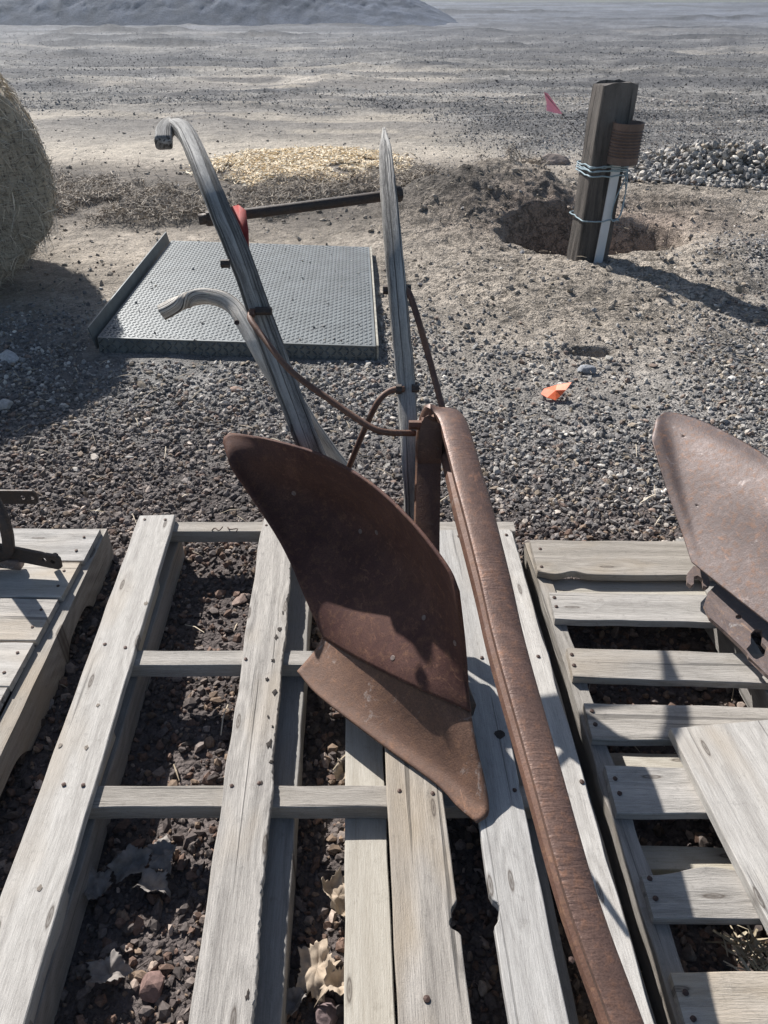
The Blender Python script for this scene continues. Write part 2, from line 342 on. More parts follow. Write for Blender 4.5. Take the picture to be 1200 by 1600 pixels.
# ------------------------------------------------------------------ loose stone (one mesh per kind of scatter)
phi = (1+5**.5)/2
ICO = np.array([(-1, phi, 0), (1, phi, 0), (-1, -phi, 0), (1, -phi, 0), (0, -1, phi), (0, 1, phi), (0, -1, -phi), (0, 1, -phi), (phi, 0, -1), (phi, 0, 1), (-phi, 0, -1), (-phi, 0, 1)])/1.902
ICOF = np.array([(0, 11, 5), (0, 5, 1), (0, 1, 7), (0, 7, 10), (0, 10, 11), (1, 5, 9), (5, 11, 4), (11, 10, 2), (10, 7, 6), (7, 1, 8), (3, 9, 4), (3, 4, 2), (3, 2, 6), (3, 6, 8), (3, 8, 9), (4, 9, 5), (2, 4, 11), (6, 2, 10), (8, 6, 7), (9, 8, 1)])
OCT = np.array([(1, 1, .2), (-1, 1, -.2), (-1, -1, .2), (1, -1, -.2), (0, 0, 1), (0, 0, -1)])*.75
OCTF = np.array([(0, 1, 4), (1, 2, 4), (2, 3, 4), (3, 0, 4), (1, 0, 5), (2, 1, 5), (3, 2, 5), (0, 3, 5)])
def pebbles(name, xyz, size, col, low=False, jit=.30, mat='gravel', flat=(1, .78, .55), sink=.25, parent=None):
    n_ = len(xyz); B, BF = (OCT, OCTF) if low else (ICO, ICOF); k = len(B)
    P = np.repeat(B[None], n_, 0)*(1+rng.uniform(-jit, jit, (n_, k, 1)))+rng.uniform(-.12, .12, (n_, k, 3))
    fl = np.array(flat)[None]*rng.uniform(.75, 1.25, (n_, 3)); P = P*fl[:, None, :]
    q = rng.normal(size=(n_, 4)); q[:, 1:3] *= .45; q /= np.linalg.norm(q, axis=1)[:, None]; w, x, y, z = q.T
    # mostly flat-lying: limited tilt, free spin
    R = np.stack([1-2*(y*y+z*z), 2*(x*y-z*w), 2*(x*z+y*w), 2*(x*y+z*w), 1-2*(x*x+z*z), 2*(y*z-x*w), 2*(x*z-y*w), 2*(y*z+x*w), 1-2*(x*x+y*y)], -1).reshape(-1, 3, 3)
    P = np.einsum('nij,nkj->nki', R, P)*size[:, None, None]*.5+xyz[:, None, :]
    P[:, :, 2] += (size*(.5-sink)*flat[2])[:, None]
    F = (BF[None]+(np.arange(n_)*k)[:, None, None]).reshape(-1, 3)
    return fast_mesh(name, P.reshape(-1, 3), F, M[mat], np.repeat(col, k, 0), False, parent)
PALN = np.array([1.04, 1.0, .95])[None]*np.array([(.19, .19, .195), (.27, .27, .27), (.12, .12, .125), (.37, .36, .345), (.50, .48, .45), (.23, .18, .155), (.15, .145, .15), (.30, .26, .21), (.66, .64, .60)])
def stone_col(n_, pr, var=.25, tint=1.0):
    c = PALN[rng.choice(len(PALN), n_, p=np.array(pr)/sum(pr))]*tint
    return c*(1+rng.uniform(-var, var, (n_, 1)))
def scatter(n_, y0, y1, xw, dens, s0, s1, pow_=2.0):
    y = y0+(y1-y0)*rng.random(n_)**1.0; x = (rng.random(n_)*2-1)*(xw[0]+xw[1]*y)
    keep = rng.random(n_) < dens(x, y); x, y = x[keep], y[keep]
    s = s0*(s1/s0)**(rng.random(len(x))**pow_)
    return x, y, s
PR = [20, 15, 15, 13, 6, 7, 12, 9, 1.6]
def on_plate(x, y): return (x > -1.49) & (x < -.02) & (y > 3.33) & (y < 5.1)
# under and just beyond the pallets: coarser reddish cinder, its colour darkened further for the shade there
x, y, s = scatter(26000, .15, 2.0, (1.1, .25), lambda x, y: np.ones_like(x), .009, .036, 2.0)
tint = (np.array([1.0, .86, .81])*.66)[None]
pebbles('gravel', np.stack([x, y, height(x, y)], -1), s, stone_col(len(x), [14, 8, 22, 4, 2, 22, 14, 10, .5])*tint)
tag(COL.objects['gravel'], kind='stuff', label='reddish cinder gravel, darkened for the shade beneath the wooden pallets')
x, y, s = scatter(125000, 1.85, 4.9, (.35, .62), lambda x, y: (.04+.96*gravel_mask(x, y))*np.clip(.80+1.9*fbm(x*2.2, y*2.2, 62, 4), .30, 1)*~on_plate(x, y), .006, .034, 2.1)
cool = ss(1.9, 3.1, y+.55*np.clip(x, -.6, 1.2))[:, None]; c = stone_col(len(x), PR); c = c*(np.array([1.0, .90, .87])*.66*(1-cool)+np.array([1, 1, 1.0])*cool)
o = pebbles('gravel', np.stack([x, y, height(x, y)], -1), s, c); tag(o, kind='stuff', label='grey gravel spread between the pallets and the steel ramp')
x, y, s = scatter(190000, 4.6, 13.0, (.5, .62), lambda x, y: (.015+.985*gravel_mask(x, y))*~on_plate(x, y)*ss(15.0, 7, y)**.4, .010, .036, 2.0)
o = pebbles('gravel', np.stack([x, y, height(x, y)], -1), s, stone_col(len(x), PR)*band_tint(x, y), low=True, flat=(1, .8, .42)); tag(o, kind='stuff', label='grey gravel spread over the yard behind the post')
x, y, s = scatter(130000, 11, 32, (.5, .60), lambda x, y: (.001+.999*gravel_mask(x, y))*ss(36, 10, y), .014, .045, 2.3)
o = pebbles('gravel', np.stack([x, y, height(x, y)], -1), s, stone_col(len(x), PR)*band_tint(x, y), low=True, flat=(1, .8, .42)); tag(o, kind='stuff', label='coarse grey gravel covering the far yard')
# heap of pale crushed stone right of the post
n_ = 5200; a = rng.random(n_)*6.283; r = np.sqrt(rng.random(n_)); x = 3.15+1.35*r*np.cos(a); y = 7.35+.62*r*np.sin(a)
s = rng.uniform(.03, .075, n_); z = height(x, y)+.16*np.clip(1-r**2, 0, 1)*rng.random(n_)
o = pebbles('crushed_stone', np.stack([x, y, z], -1), s, stone_col(n_, [10, 22, 4, 30, 14, 1, 2, 4, 3], .2), sink=.1)
tag(o, kind='stuff', label='low heap of pale crushed stone right of the post')

x, y, s = scatter(420, 1.95, 5.2, (.35, .60), lambda x, y: gravel_mask(x, y)*~on_plate(x, y), .028, .050, 1.6)
o = pebbles('flat_stones', np.stack([x, y, height(x, y)], -1), s, stone_col(len(x), [5, 16, 2, 20, 14, 8, 2, 12, 5]), flat=(1, .7, .35), sink=.1, mat='stone'); tag(o, kind='stuff', label='larger pale chips lying loose on the gravel')
n_ = 90; x = rng.uniform(-1.40, -.10, n_); y = 3.42+1.55*rng.random(n_)**2; s = rng.uniform(.005, .016, n_)
o = pebbles('stray_pebbles', np.stack([x, y, np.full(n_, .076)], -1), s, stone_col(n_, PR), sink=.1); tag(o, kind='stuff', label='few small pebbles scattered on the steel ramp')
# crumbled clods on the bare earth and the spoil heap
n_ = 60000; y = rng.uniform(3.4, 13, n_); x = rng.uniform(-1, 1, n_)*(.5+.62*y)
k_ = (rng.random(n_) < (.07+.22*mudm(x, y)+.3*ss(5.2, 6, y)*ss(8.6, 7.8, y))*(1-.8*gravel_mask(x, y))) & ~on_plate(x, y); x, y = x[k_], y[k_]; n_ = len(x)
s = .006*(.060/.006)**(rng.random(n_)**4.6); c = np.array([.31, .27, .225])[None]*rng.uniform(.6, 1.35, (n_, 1))
cr = np.clip(1.2*gau(x, y, CR[0], CR[1]+.1, .8, .35), 0, 1)[:, None]; c = c*(1-cr*.5)+np.array([.19, .12, .09])*cr*.5
o = pebbles('earth_clods', np.stack([x, y, height(x, y)], -1), s, c, sink=.35, mat='stone'); tag(o, kind='stuff', label='crumbled tan clods strewn over the bare earth round the post')

# ------------------------------------------------------------------ straw, dry grass
def strands(name, P, D, L, W, col, lift=0.0, curl=.0, parent=None, mat='straw'):
    """flat-ish bent fibres: three cross pairs, world coordinates"""
    n_ = len(P); D = D/np.linalg.norm(D, axis=1)[:, None]
    up = np.array([0, 0, 1.0])[None]+rng.normal(0, .4, (n_, 3)); S = np.cross(D, up); S /= np.linalg.norm(S, axis=1)[:, None]; Nn = np.cross(S, D)
    vs = []
    for t, w in ((-.5, .6), (0, 1), (.5, .35)):
        c = P+D*(L*t)[:, None]+Nn*((curl*L*(.25-t*t)))[:, None]
        vs += [c+S*(W*w*.5)[:, None], c-S*(W*w*.5)[:, None]+Nn*(W*.3)[:, None]]
    A = np.stack(vs, 1); F = np.array([(0, 1, 3, 2), (2, 3, 5, 4)])
    F = (F[None]+(np.arange(n_)*6)[:, None, None]).reshape(-1, 4)
    return fast_mesh(name, A.reshape(-1, 3), F, M[mat], np.repeat(col, 6, 0), False, parent)
def flatdirs(n_, tilt):
    a = rng.random(n_)*6.283; return np.stack([np.cos(a), np.sin(a), rng.normal(0, tilt, n_)], -1)
def colmix(n_, A, B, var=.2):
    t = rng.random((n_, 1)); return (np.array(A)*(1-t)+np.array(B)*t)*(1+rng.uniform(-var, var, (n_, 1)))
n_ = 15000; a = rng.random(n_)*6.283; r = rng.random(n_)**.55; x = -.80+.95*r*np.cos(a)+rng.normal(0, .10, n_); y = 7.90+.88*r*np.sin(a)*(1+.2*np.cos(a))
k_ = fbm(x*3, y*3, 95) > -.12; x, y = x[k_], y[k_]; n_ = len(x)
o = strands('yellow_straw', np.stack([x, y, height(x, y)+.012+.02*rng.random(n_)], -1), flatdirs(n_, .35), rng.uniform(.03, .10, n_), rng.uniform(.006, .014, n_), colmix(n_, (.80, .65, .44), (.92, .83, .66)), curl=.3)
tag(o, kind='stuff', label='patch of bright yellow straw chaff behind the plow handles')
n_ = 26000; x = rng.uniform(-3.6, 1.25, n_); y = 6.55+rng.normal(0, .48, n_); k_ = (y > 5.7) & (y < 8.6) & (fbm(x*2.1, y*2.1, 96) > -.1-.1*np.abs(y-6.9)*-1); x, y = x[k_], y[k_]; n_ = len(x)
o = strands('dry_grass', np.stack([x, y, height(x, y)+.02+.02*rng.random(n_)], -1), flatdirs(n_, .7), rng.uniform(.05, .20, n_), rng.uniform(.003, .007, n_), colmix(n_, (.075, .06, .05), (.46, .39, .31), .35), curl=.8)
tag(o, kind='stuff', label='matted dead grass in a band before the straw patch')
n_ = 2600; x = rng.uniform(-2.6, 2.2, n_); y = rng.uniform(.3, 6.2, n_); k_ = (np.abs(x) < .5+.6*y) & ~on_plate(x, y) & (rng.random(n_) < .25+.75*ss(4.2, 5.6, y)+.5*ss(-.8, -1.8, x)); x, y = x[k_], y[k_]; n_ = len(x)
o = strands('straw_litter', np.stack([x, y, height(x, y)+.018], -1), flatdirs(n_, .15), rng.uniform(.03, .10, n_), rng.uniform(.0018, .004, n_), colmix(n_, (.30, .24, .17), (.58, .50, .38), .2), curl=.3)
tag(o, kind='stuff', label='thin straw bits littered over the gravel')

# ------------------------------------------------------------------ sweeps, boards, plates
def catmull(P, n_):
    P = [Vector(p) for p in P]
    if len(P) == 2: return [P[0].lerp(P[1], i/(n_-1)) for i in range(n_)]
    Q = [P[0]*2-P[1]]+P+[P[-1]*2-P[-2]]; d = [0]
    fine = []
    for i in range(1, len(Q)-2):
        for k in range(24):
            t = k/24; p0, p1, p2, p3 = Q[i-1:i+3]
            fine.append(.5*((2*p1)+(p2-p0)*t+(2*p0-5*p1+4*p2-p3)*t*t+(3*p1-p0-3*p2+p3)*t**3))
    fine.append(P[-1])
    for a, b_ in zip(fine, fine[1:]): d.append(d[-1]+(b_-a).length)
    out = []; j = 0
    for i in range(n_):
        s = d[-1]*i/(n_-1)
        while j < len(d)-2 and d[j+1] < s: j += 1
        t = (s-d[j])/max(1e-9, d[j+1]-d[j]); out.append(fine[j].lerp(fine[j+1], min(1, t)))
    return out
def lerp_list(L, t):
    f = t*(len(L)-1); i = min(int(f), len(L)-2); return L[i]+(L[i+1]-L[i])*(f-i)
def sweep(name, path, prof, mat, parent=None, n_=40, side=None, widths=None, heights=None, smooth=True, sub=None, rough=0.0, origin=None, capround=False):
    """prof: 2D outline (a along side, b along up); side: fixed side vector or None"""
    C = catmull(path, n_); vs = []; fs = []; k = len(prof); gc_ = []; acc = 0.0
    prevs = None
    for i, c in enumerate(C):
        t = (C[min(i+1, n_-1)]-C[max(i-1, 0)]).normalized()
        if side is not None: s = Vector(side)
        else: s = prevs if prevs is not None else (Vector((0, 0, 1)).cross(t) if abs(t.z) < .95 else Vector((1, 0, 0)))
        s = (s-t*s.dot(t)).normalized(); u_ = t.cross(s).normalized(); prevs = s
        w = lerp_list(widths, i/(n_-1)) if widths else 1; h = lerp_list(heights, i/(n_-1)) if heights else 1
        acc += (c-C[i-1]).length if i else 0
        for j, (a, b_) in enumerate(prof):
            gc_.append((acc, b_*h, a*w)); q = c+s*(a*w)+u_*(b_*h)
            if rough: q = q+Vector(mnoise.noise_vector(q*22))*rough
            vs.append(q)
    for i in range(n_-1):
        for j in range(k):
            fs.append((i*k+j, i*k+(j+1) % k, (i+1)*k+(j+1) % k, (i+1)*k+j))
    fs.append(tuple(range(k-1, -1, -1))); fs.append(tuple((n_-1)*k+j for j in range(k)))
    o = mesh_obj(name, vs, fs, mat, parent, smooth, origin); at_ = o.data.attributes.new('gco', 'FLOAT_VECTOR', 'POINT'); at_.data.foreach_set('vector', [v for g_ in gc_ for v in g_]); return o
def circ(r, k=10): return [(r*math.cos(6.2832*i/k), r*math.sin(6.2832*i/k)) for i in range(k)]
def rrect(w, h, r, k=3):
    o = []
    for cx, cy, a0 in ((w/2-r, h/2-r, 0), (-w/2+r, h/2-r, 90), (-w/2+r, -h/2+r, 180), (w/2-r, -h/2+r, 270)):
        for i in range(k): a = math.radians(a0+90*i/(k-1)); o.append((cx+r*math.cos(a), cy+r*math.sin(a)))
    return o
def board(name, parent, p0, p1, width, th, mat, eL=None, eR=None, nx=120, wob=.0015, sag=None, vertical=False, warp=.0015, endcut=(0, 0)):
    """plank from p0 to p1 (centre line of its top face). left edge = +y side seen along x"""
    p0, p1 = Vector(p0), Vector(p1); L = (p1-p0).length; X_ = (p1-p0)/L
    Zv = Vector((0, 0, 1)); Yv = Zv.cross(X_).normalized(); Zv = X_.cross(Yv)
    sd = random.random()*50; vs = []; fs = []
    for i in range(nx):
        x = L*i/(nx-1); a = width/2+(eL(x) if eL else 0)+wob*mnoise.noise(Vector((x*9, sd, 0)))*1.5; c_ = -width/2-(eR(x) if eR else 0)-wob*mnoise.noise(Vector((x*9, sd+9, 0)))*1.5
        ch = .0018; z0 = warp*mnoise.noise(Vector((x*4, sd, 3)))
        if sag: z0 += sag(x)
        ex = lambda y_: (endcut[0]*y_/width*(1-i/(nx-1))+endcut[1]*y_/width*(i/(nx-1))) if (i in (0, nx-1)) else 0
        for (yy, zz) in ((a-ch, 0), (a, -ch), (a, -th+ch), (a-ch, -th), (c_+ch, -th), (c_, -th+ch), (c_, -ch), (c_+ch, 0)):
            vs.append((x-L/2+ex(yy)+(.0012*mnoise.noise(Vector((yy*60, zz*60, sd+i))) if i in (0, nx-1) else 0), yy, zz+z0))
    k = 8
    for i in range(nx-1):
        for j in range(k): fs.append((i*k+j, (i+1)*k+j, (i+1)*k+(j+1) % k, i*k+(j+1) % k))
    fs.append(tuple(range(k))); fs.append(tuple((nx-1)*k+j for j in range(k-1, -1, -1)))
    me = bpy.data.meshes.new(name); me.from_pydata(vs, [], fs); me.update()
    o = link(name, me, mat, parent); base = world_org(parent) if parent else Vector((0, 0, 0))
    o.location = (p0+p1)/2-base
    o.rotation_mode = 'QUATERNION'; o.rotation_quaternion = Matrix((X_, Yv, Zv)).transposed().to_quaternion()
    return o
def nail(parent_board, lx, ly, r=.0045, name='nail', h=.0012, mat='nail', zt=.0022, sx_=1.0, irr=.12):
    k = 11; vs = [(lx+sx_*r*math.cos(6.283*i/k)*random.uniform(1-irr, 1+irr), ly+r*math.sin(6.283*i/k)*random.uniform(1-irr, 1+irr), zt) for i in range(k)]+[(lx, ly, zt+h)]
    vs += [(x_*1, y_, -.004) for x_, y_, _ in vs[:k]]
    fs = [(i, (i+1) % k, k) for i in range(k)]+[(i, k+1+i, k+1+(i+1) % k, (i+1) % k) for i in range(k)]
    me = bpy.data.meshes.new(name); me.from_pydata(vs, [], fs); me.update(); return link(name, me, M[mat], parent_board)
def tube(name, path, r, mat, parent=None, n_=30, k=9, widths=None): return sweep(name, path, circ(r, k), mat, parent, n_, widths=widths, heights=widths)
def disc(name, c, nrm, r, h, mat, parent, k=10, hexa=False):
    nrm = Vector(nrm).normalized(); a = nrm.orthogonal().normalized(); b_ = nrm.cross(a); kk = 6 if hexa else k; vs = []
    for rr, hh in ((r, -h*.3), (r, h*.7), (r*.82, h)):
        for i in range(kk): t = 6.2832*i/kk; vs.append(Vector(c)+a*rr*math.cos(t)+b_*rr*math.sin(t)+nrm*hh)
    fs = [(l*kk+i, l*kk+(i+1) % kk, (l+1)*kk+(i+1) % kk, (l+1)*kk+i) for l in (0, 1) for i in range(kk)]+[tuple(2*kk+i for i in range(kk))]
    return mesh_obj(name, vs, fs, mat, parent)

# ------------------------------------------------------------------ middle pallet, under the plow
ZT = .16
def yaw_line(px, py, z, y0, y1, vp=-.0428):           # long boards all run the same way
    q = V(px, py, z); return lambda y: q.x+(y-q.y)*vp
def bite(xc, r, d): return lambda x: -d*math.sqrt(max(0, 1-((x-xc)/r)**2)) if abs(x-xc) < r else 0.0
pm = empty('wooden_pallet', (0, 1.0, 0), 'grey weathered pallet of long boards and thin crossbars, under the rusty plow', 'pallet', 'wooden pallets on the gravel')
def deckb(L0, L1, R0, R1, yend=.28, ystart=None, mat='deck', **k):
    """edges given as pixels at the far end and near end of the board top"""
    z = ZT; l0, l1, r0, r1 = [V(*q, z) for q in (L0, L1, R0, R1)]
    fx = lambda a, b_, y: a.x+(b_.x-a.x)*(y-a.y)/(b_.y-a.y)
    ya = ystart if ystart else l0.y
    A = Vector(((fx(l0, l1, ya)+fx(r0, r1, ya))/2, ya, z)); B = Vector(((fx(l0, l1, yend)+fx(r0, r1, yend))/2, yend, z)); w = ((fx(r0, r1, ya)-fx(l0, l1, ya))+(fx(r0, r1, yend)-fx(l0, l1, yend)))/2
    return board('deck_board', pm, A, B, w, .022, M[mat], **k)
# along the board x runs from far to near, +y is the right-hand side in the picture
b1 = deckb((217, 805), (0, 1405), (273, 808), (35, 1600), nx=160)
b2 = deckb((412, 815), (292, 1600), (452, 900), (397, 1600), mat='deck2', nx=200, ystart=1.84, wob=.003,
           eL=lambda x: -.006*max(0, mnoise.noise(Vector((x*26, 3, 0))))-.006*abs(mnoise.noise(Vector((x*55, 8, 0)))))
yb3 = V(705, 1435, ZT).y; yb4 = V(770, 1425, ZT).y
b3 = deckb((600, 1150), (630, 1600), (685, 1180), (730, 1600), ystart=1.83, mat='deck2', nx=260, eL=(lambda x: bite(1.83-yb3, .024, .013)(x)+bite(1.83-yb3+.016, .012, .007)(x)))
b4 = deckb((685, 828), (790, 1600), (752, 950), (895, 1600), ystart=1.78, nx=260, eR=(lambda x: bite(1.78-yb4, .020, .011)(x)+bite(1.78-yb4-.016, .014, .005)(x)))
b5 = deckb((755, 828), (942, 1600), (800, 828), (1022, 1600), ystart=1.78, nx=160, wob=.004)
def nails_at(bd, y0, pxs, r=.0045):
    for px, py in pxs:
        w = V(px, py, ZT); mw = Matrix.LocRotScale(bd.location+pm.location, bd.rotation_quaternion, None).inverted() @ w; nail(bd, mw.x, mw.y, r)
nails_at(b1, 0, [(226, 812), (258, 812), (164, 1007), (196, 1012), (100, 1226), (130, 1227)])
nails_at(b2, 0, [(416, 821), (384, 1030), (362, 1228), (405, 1224)], .0042)
nails_at(b3, 0, [(624, 1236), (676, 1240)])
nails_at(b4, 0, [(717, 838), (753, 1028), (804, 1235)])
nails_at(b5, 0, [(791, 836), (841, 1026), (909, 1222), (893, 1500)], .005)
_w = V(781, 1147, ZT); _m = Matrix.LocRotScale(b4.location+pm.location, b4.rotation_quaternion, None).inverted() @ _w; KH = (_m.x, _m.y)
nails_at(b3, 0, [(667, 1561)], .006)
M['knotwood'] = plain('dark_knot', (.20, .17, .14), .85, 0, .45, 260, .4)
M['bark'] = plain('black_bark', (.035, .028, .024), .9, 0, .4, 150, .6)
for px, py in ((446, 958), (441, 983), (436, 996), (431, 1032), (421, 1062), (433, 1082), (423, 1120), (430, 1135), (425, 1163), (428, 1190), (412, 1224), (391, 1555)):
    w_ = V(px-4, py, ZT); mw = Matrix.LocRotScale(b2.location+pm.location, b2.rotation_quaternion, None).inverted() @ w_
    nail(b2, min(mw.x, .9), mw.y, random.uniform(.0022, .0055), name='bark_remnant', h=.0012, mat='bark', zt=.0014, sx_=random.uniform(1, 2.4), irr=.55)
nail(b4, KH[0], KH[1], .011, name='knot_hole', h=.0001, mat='bark', zt=.0012, irr=.15)
for px, py, r_ in ((228, 943, .005), (153, 1102, .0035), (135, 1168, .004), (94, 1165, .004), (62, 1388, .004)):
    w_ = V(px, py, ZT); mw = Matrix.LocRotScale(b1.location+pm.location, b1.rotation_quaternion, None).inverted() @ w_; nail(b1, mw.x, mw.y, r_, name='knot', h=.0002, mat='knotwood', zt=.0010, sx_=1.5, irr=.25)
def cross(py, x0, x1, z=.138, w=.05, th=.042):
    a = V(300, py, z).y-w/2; k = .0428
    return board('crossbar', pm, (x0, a-k*-.1*0+k*0, z), (x1, a+k*(x1-x0)*-.35*0+.0, z), w, th, M['slat'] if z > .1 else M['runner'], nx=60)
cross(815, -.70, .40); cross(1016, -.68, .41); cross(1227, -.66, .42)
board('crossbar', pm, (-.62, .40, .138), (.42, .40, .138), .05, .042, M['slat'])
def run(xa, xb, w=.085, z=.094, th=.088, mat='runner', y0=1.84, y1=.28): return board('runner', pm, (xa, y0, z), (xb, y1, z), w, th, M[mat], nx=80)
run(-.665, -.60, .06); run(-.255, -.20, .075); run(-.075, -.015, .085, mat='tan'); run(.255, .30, .06); run(.375, .43, .06)
# tan strips added to stand in for the lower board's sunlit edge
for (ax, ay), (bx, by) in (((248, 905), (217, 1012)), ((178, 1140), (150, 1225)), ((104, 1388), (48, 1590))):
    A = V(ax, ay, .134); B = V(bx, by, .134); o = board('sunlit_edge', pm, A+Vector((-.012, 0, 0)), B+Vector((-.012, 0, 0)), .020, .030, M['tan'], nx=40, wob=.004)
# bent nails sticking from the far crossbar
for i, pts in enumerate([[(331, 829, .139), (336, 825, .148), (342, 829, .152), (348, 823, .156)], [(356, 824, .139), (360, 827, .15), (371, 826, .153), (369, 831, .150)]]):
    tube('bent_nail', [V(*q) for q in pts], .0018, M['nail'], pm, 12, 6)

# ------------------------------------------------------------------ right pallet
pr_ = empty('wooden_pallet', (.9, 1.1, 0), 'weathered pallet with short crosswise slats, to the right of the plow beam', 'pallet', 'wooden pallets on the gravel')
ZR = .15
board('stringer', pr_, (.445, 1.76, .128), (.505, .25, .128), .042, .10, M['slat'], nx=120, wob=.004)
board('stringer', pr_, (.905, 1.78, .128), (.965, .25, .128), .045, .10, M['slat'], nx=120, wob=.004)
board('stringer', pr_, (1.36, 1.80, .128), (1.42, .25, .128), .045, .10, M['slat'], nx=100)
def slat(L_far, L_near, w_adj=0, x1=1.44, mat='slat', tilt=0, z=ZR, **k):
    a = V(*L_far, z); b_ = V(*L_near, z); w = (a.y-b_.y)+.008+w_adj
    return board('slat', pr_, (min(a.x, b_.x), (a.y+b_.y)/2, z), (x1, (a.y+b_.y)/2+tilt, z), w, .022, M[mat], nx=110, wob=.0025, **k)
r1 = slat((828, 845), (842, 892), 0, mat='slat', tilt=-.01, eR=lambda x: .012*ss(0, .05, x)*1-.014*math.exp(-((x-.10)/.03)**2) if True else 0)
r2 = slat((860, 926), (868, 966), 0, tilt=-.03)
r3 = slat((885, 1013), (898, 1056), .0, tilt=-.045)
r4 = slat((912, 1100), (930, 1152), 0, tilt=-.03)
r5 = slat((945, 1199), (968, 1266), 0, tilt=-.02)
r6 = slat((1004, 1372), (1028, 1432), 0, tilt=0, eL=lambda x: .018*math.exp(-((x-.13)/.07)**2))
r7 = slat((1050, 1523), (1074, 1610), 0, tilt=0)
for bd, pts in ((r1, [(844, 858), (846, 886)]), (r2, [(866, 934), (869, 948)]), (r3, [(893, 1023), (897, 1040)]), (r4, [(925, 1111), (930, 1132)]), (r5, [(961, 1217), (968, 1240)]), (r6, [(1015, 1373), (1024, 1404)]), (r7, [(1071, 1551), (1083, 1592)])):
    for px, py in pts:
        w = V(px, py, ZR); mw = Matrix.LocRotScale(bd.location+pr_.location, bd.rotation_quaternion, None).inverted() @ w; nail(bd, mw.x, mw.y, .005)
for ya, w in ((1.60, .13), (1.05, .08), (.76, .09)):
    board('bottom_board', pr_, (.46, ya, .027), (1.42, ya-.02, .027), w, .022, M['tan'], nx=50)
board('bottom_board', pr_, (.47, 1.565, .118), (.90, 1.555, .118), .085, .05, M['tan'], nx=50)
board('bottom_board', pr_, (.50, .80, .085), (.93, .79, .085), .05, .05, M['tan'], nx=50)

# loose plank over the right pallet
pk0 = V(1045, 1134, .176); pk1 = pk0+Vector((.075, -.72, 0)); wv = Vector((.19, .012, 0))
lp = board('loose_plank', None, pk0+wv, pk1+wv, .38, .026, M['deck'], nx=120, wob=.0008, warp=.0006)
tag(lp, 'wide pale plank lying askew on top of the right pallet', 'plank')

# ------------------------------------------------------------------ left pallet
pl = empty('wooden_pallet', (-1.3, 1.2, 0), 'closely boarded grey pallet with notched side runner, at the left edge', 'pallet', 'wooden pallets on the gravel')
ZL = .14
yl = [1.815, 1.655, 1.50, 1.335, 1.19, 1.045, .90, .75, .60]
edge = [(155, 826), (0, 1100)]; eA = V(155, 826, ZL); eB = V(0, 1102, ZL)
for i in range(len(yl)-1):
    y0, y1 = yl[i], yl[i+1]; yc = (y0+y1)/2; xr = eA.x+(eB.x-eA.x)*(yc-eA.y)/(eB.y-eA.y)
    bd = board('slat', pl, (-1.95, yc+.0+.01, ZL), (xr+random.uniform(-.006, .004), yc-.0, ZL), (y0-y1)-random.choice((.004, .006, .010)), .02, M['deck'] if i % 2 else M['deck2'], nx=100, wob=.003, warp=.003)
    for dy in (-.03, .035): nail(bd, (xr+1.95)/2-.03+random.uniform(-.006, .006), dy, .0042)
def notched(parent, xa, xb):
    ys_ = np.linspace(1.84, .45, 140); vs = []; fs = []
    def zb(y):
        for c_, r_ in ((1.50, .11), (.98, .13)):
            q = (y-c_)/r_
            if abs(q) < 1: return .005+.045*(1-q**4)
        return .005+.001*math.sin(y*40)
    for y in ys_:
        x = xa+(xb-xa)*(1.84-y)/1.39; w = .021
        jt = .0008*mnoise.noise(Vector((y*12, 2, 1)))
        for a, z in ((w+jt, .119), (w+jt, zb(y)), (-w, zb(y)), (-w, .119)): vs.append((x+a, y, z))
    for i in range(len(ys_)-1):
        for j in range(4): fs.append((i*4+j, i*4+(j+1) % 4, (i+1)*4+(j+1) % 4, (i+1)*4+j))
    fs += [(3, 2, 1, 0), tuple((len(ys_)-1)*4+j for j in range(4))]
    # local frame with x along the runner so the grain follows it
    base = Vector(((xa+xb)/2, 1.145, .06)); R = Matrix(((0, 1, 0), (-1, 0, 0), (0, 0, 1)))
    me = bpy.data.meshes.new('notched_runner'); me.from_pydata([tuple(R @ (Vector(v)-base)) for v in vs], [], fs); me.update()
    o = link('notched_runner', me, M['slat'], parent); o.location = base-world_org(parent); o.rotation_euler = (0, 0, math.pi/2)
notched(pl, eA.x-.010, eA.x+.02); notched(pl, -1.42, -1.40)

# ------------------------------------------------------------------ Coons patches for shares and mouldboards
def coons(bot, top, lef, rig, nu, nv, bulge=None):
    B, T, L, R = catmull(bot, nu), catmull(top, nu), catmull(lef, nv), catmull(rig, nv); G_ = []
    for j in range(nv):
        v = j/(nv-1)
        for i in range(nu):
            u_ = i/(nu-1)
            p = B[i]*(1-v)+T[i]*v+L[j]*(1-u_)+R[j]*u_-(B[0]*(1-u_)*(1-v)+B[-1]*u_*(1-v)+T[0]*(1-u_)*v+T[-1]*u_*v)
            if bulge: p = p+bulge(u_, v)
            G_.append(p)
    return G_
def patch(name, G_, nu, nv, mat, parent, th=.006, holes=()):
    fs = []
    hp = []
    for (hx, hy) in holes:
        best = min(range(len(G_)), key=lambda i: (PIX(G_[i])[0]-hx)**2+(PIX(G_[i])[1]-hy)**2); hp.append(best)
    for j in range(nv-1):
        for i in range(nu-1):
            if j*nu+i in hp: continue
            fs.append((j*nu+i, j*nu+i+1, (j+1)*nu+i+1, (j+1)*nu+i))
    o = mesh_obj(name, G_, fs, mat, parent, True); md = o.modifiers.new('s', 'SOLIDIFY'); md.thickness = th; md.offset = -1
    return o
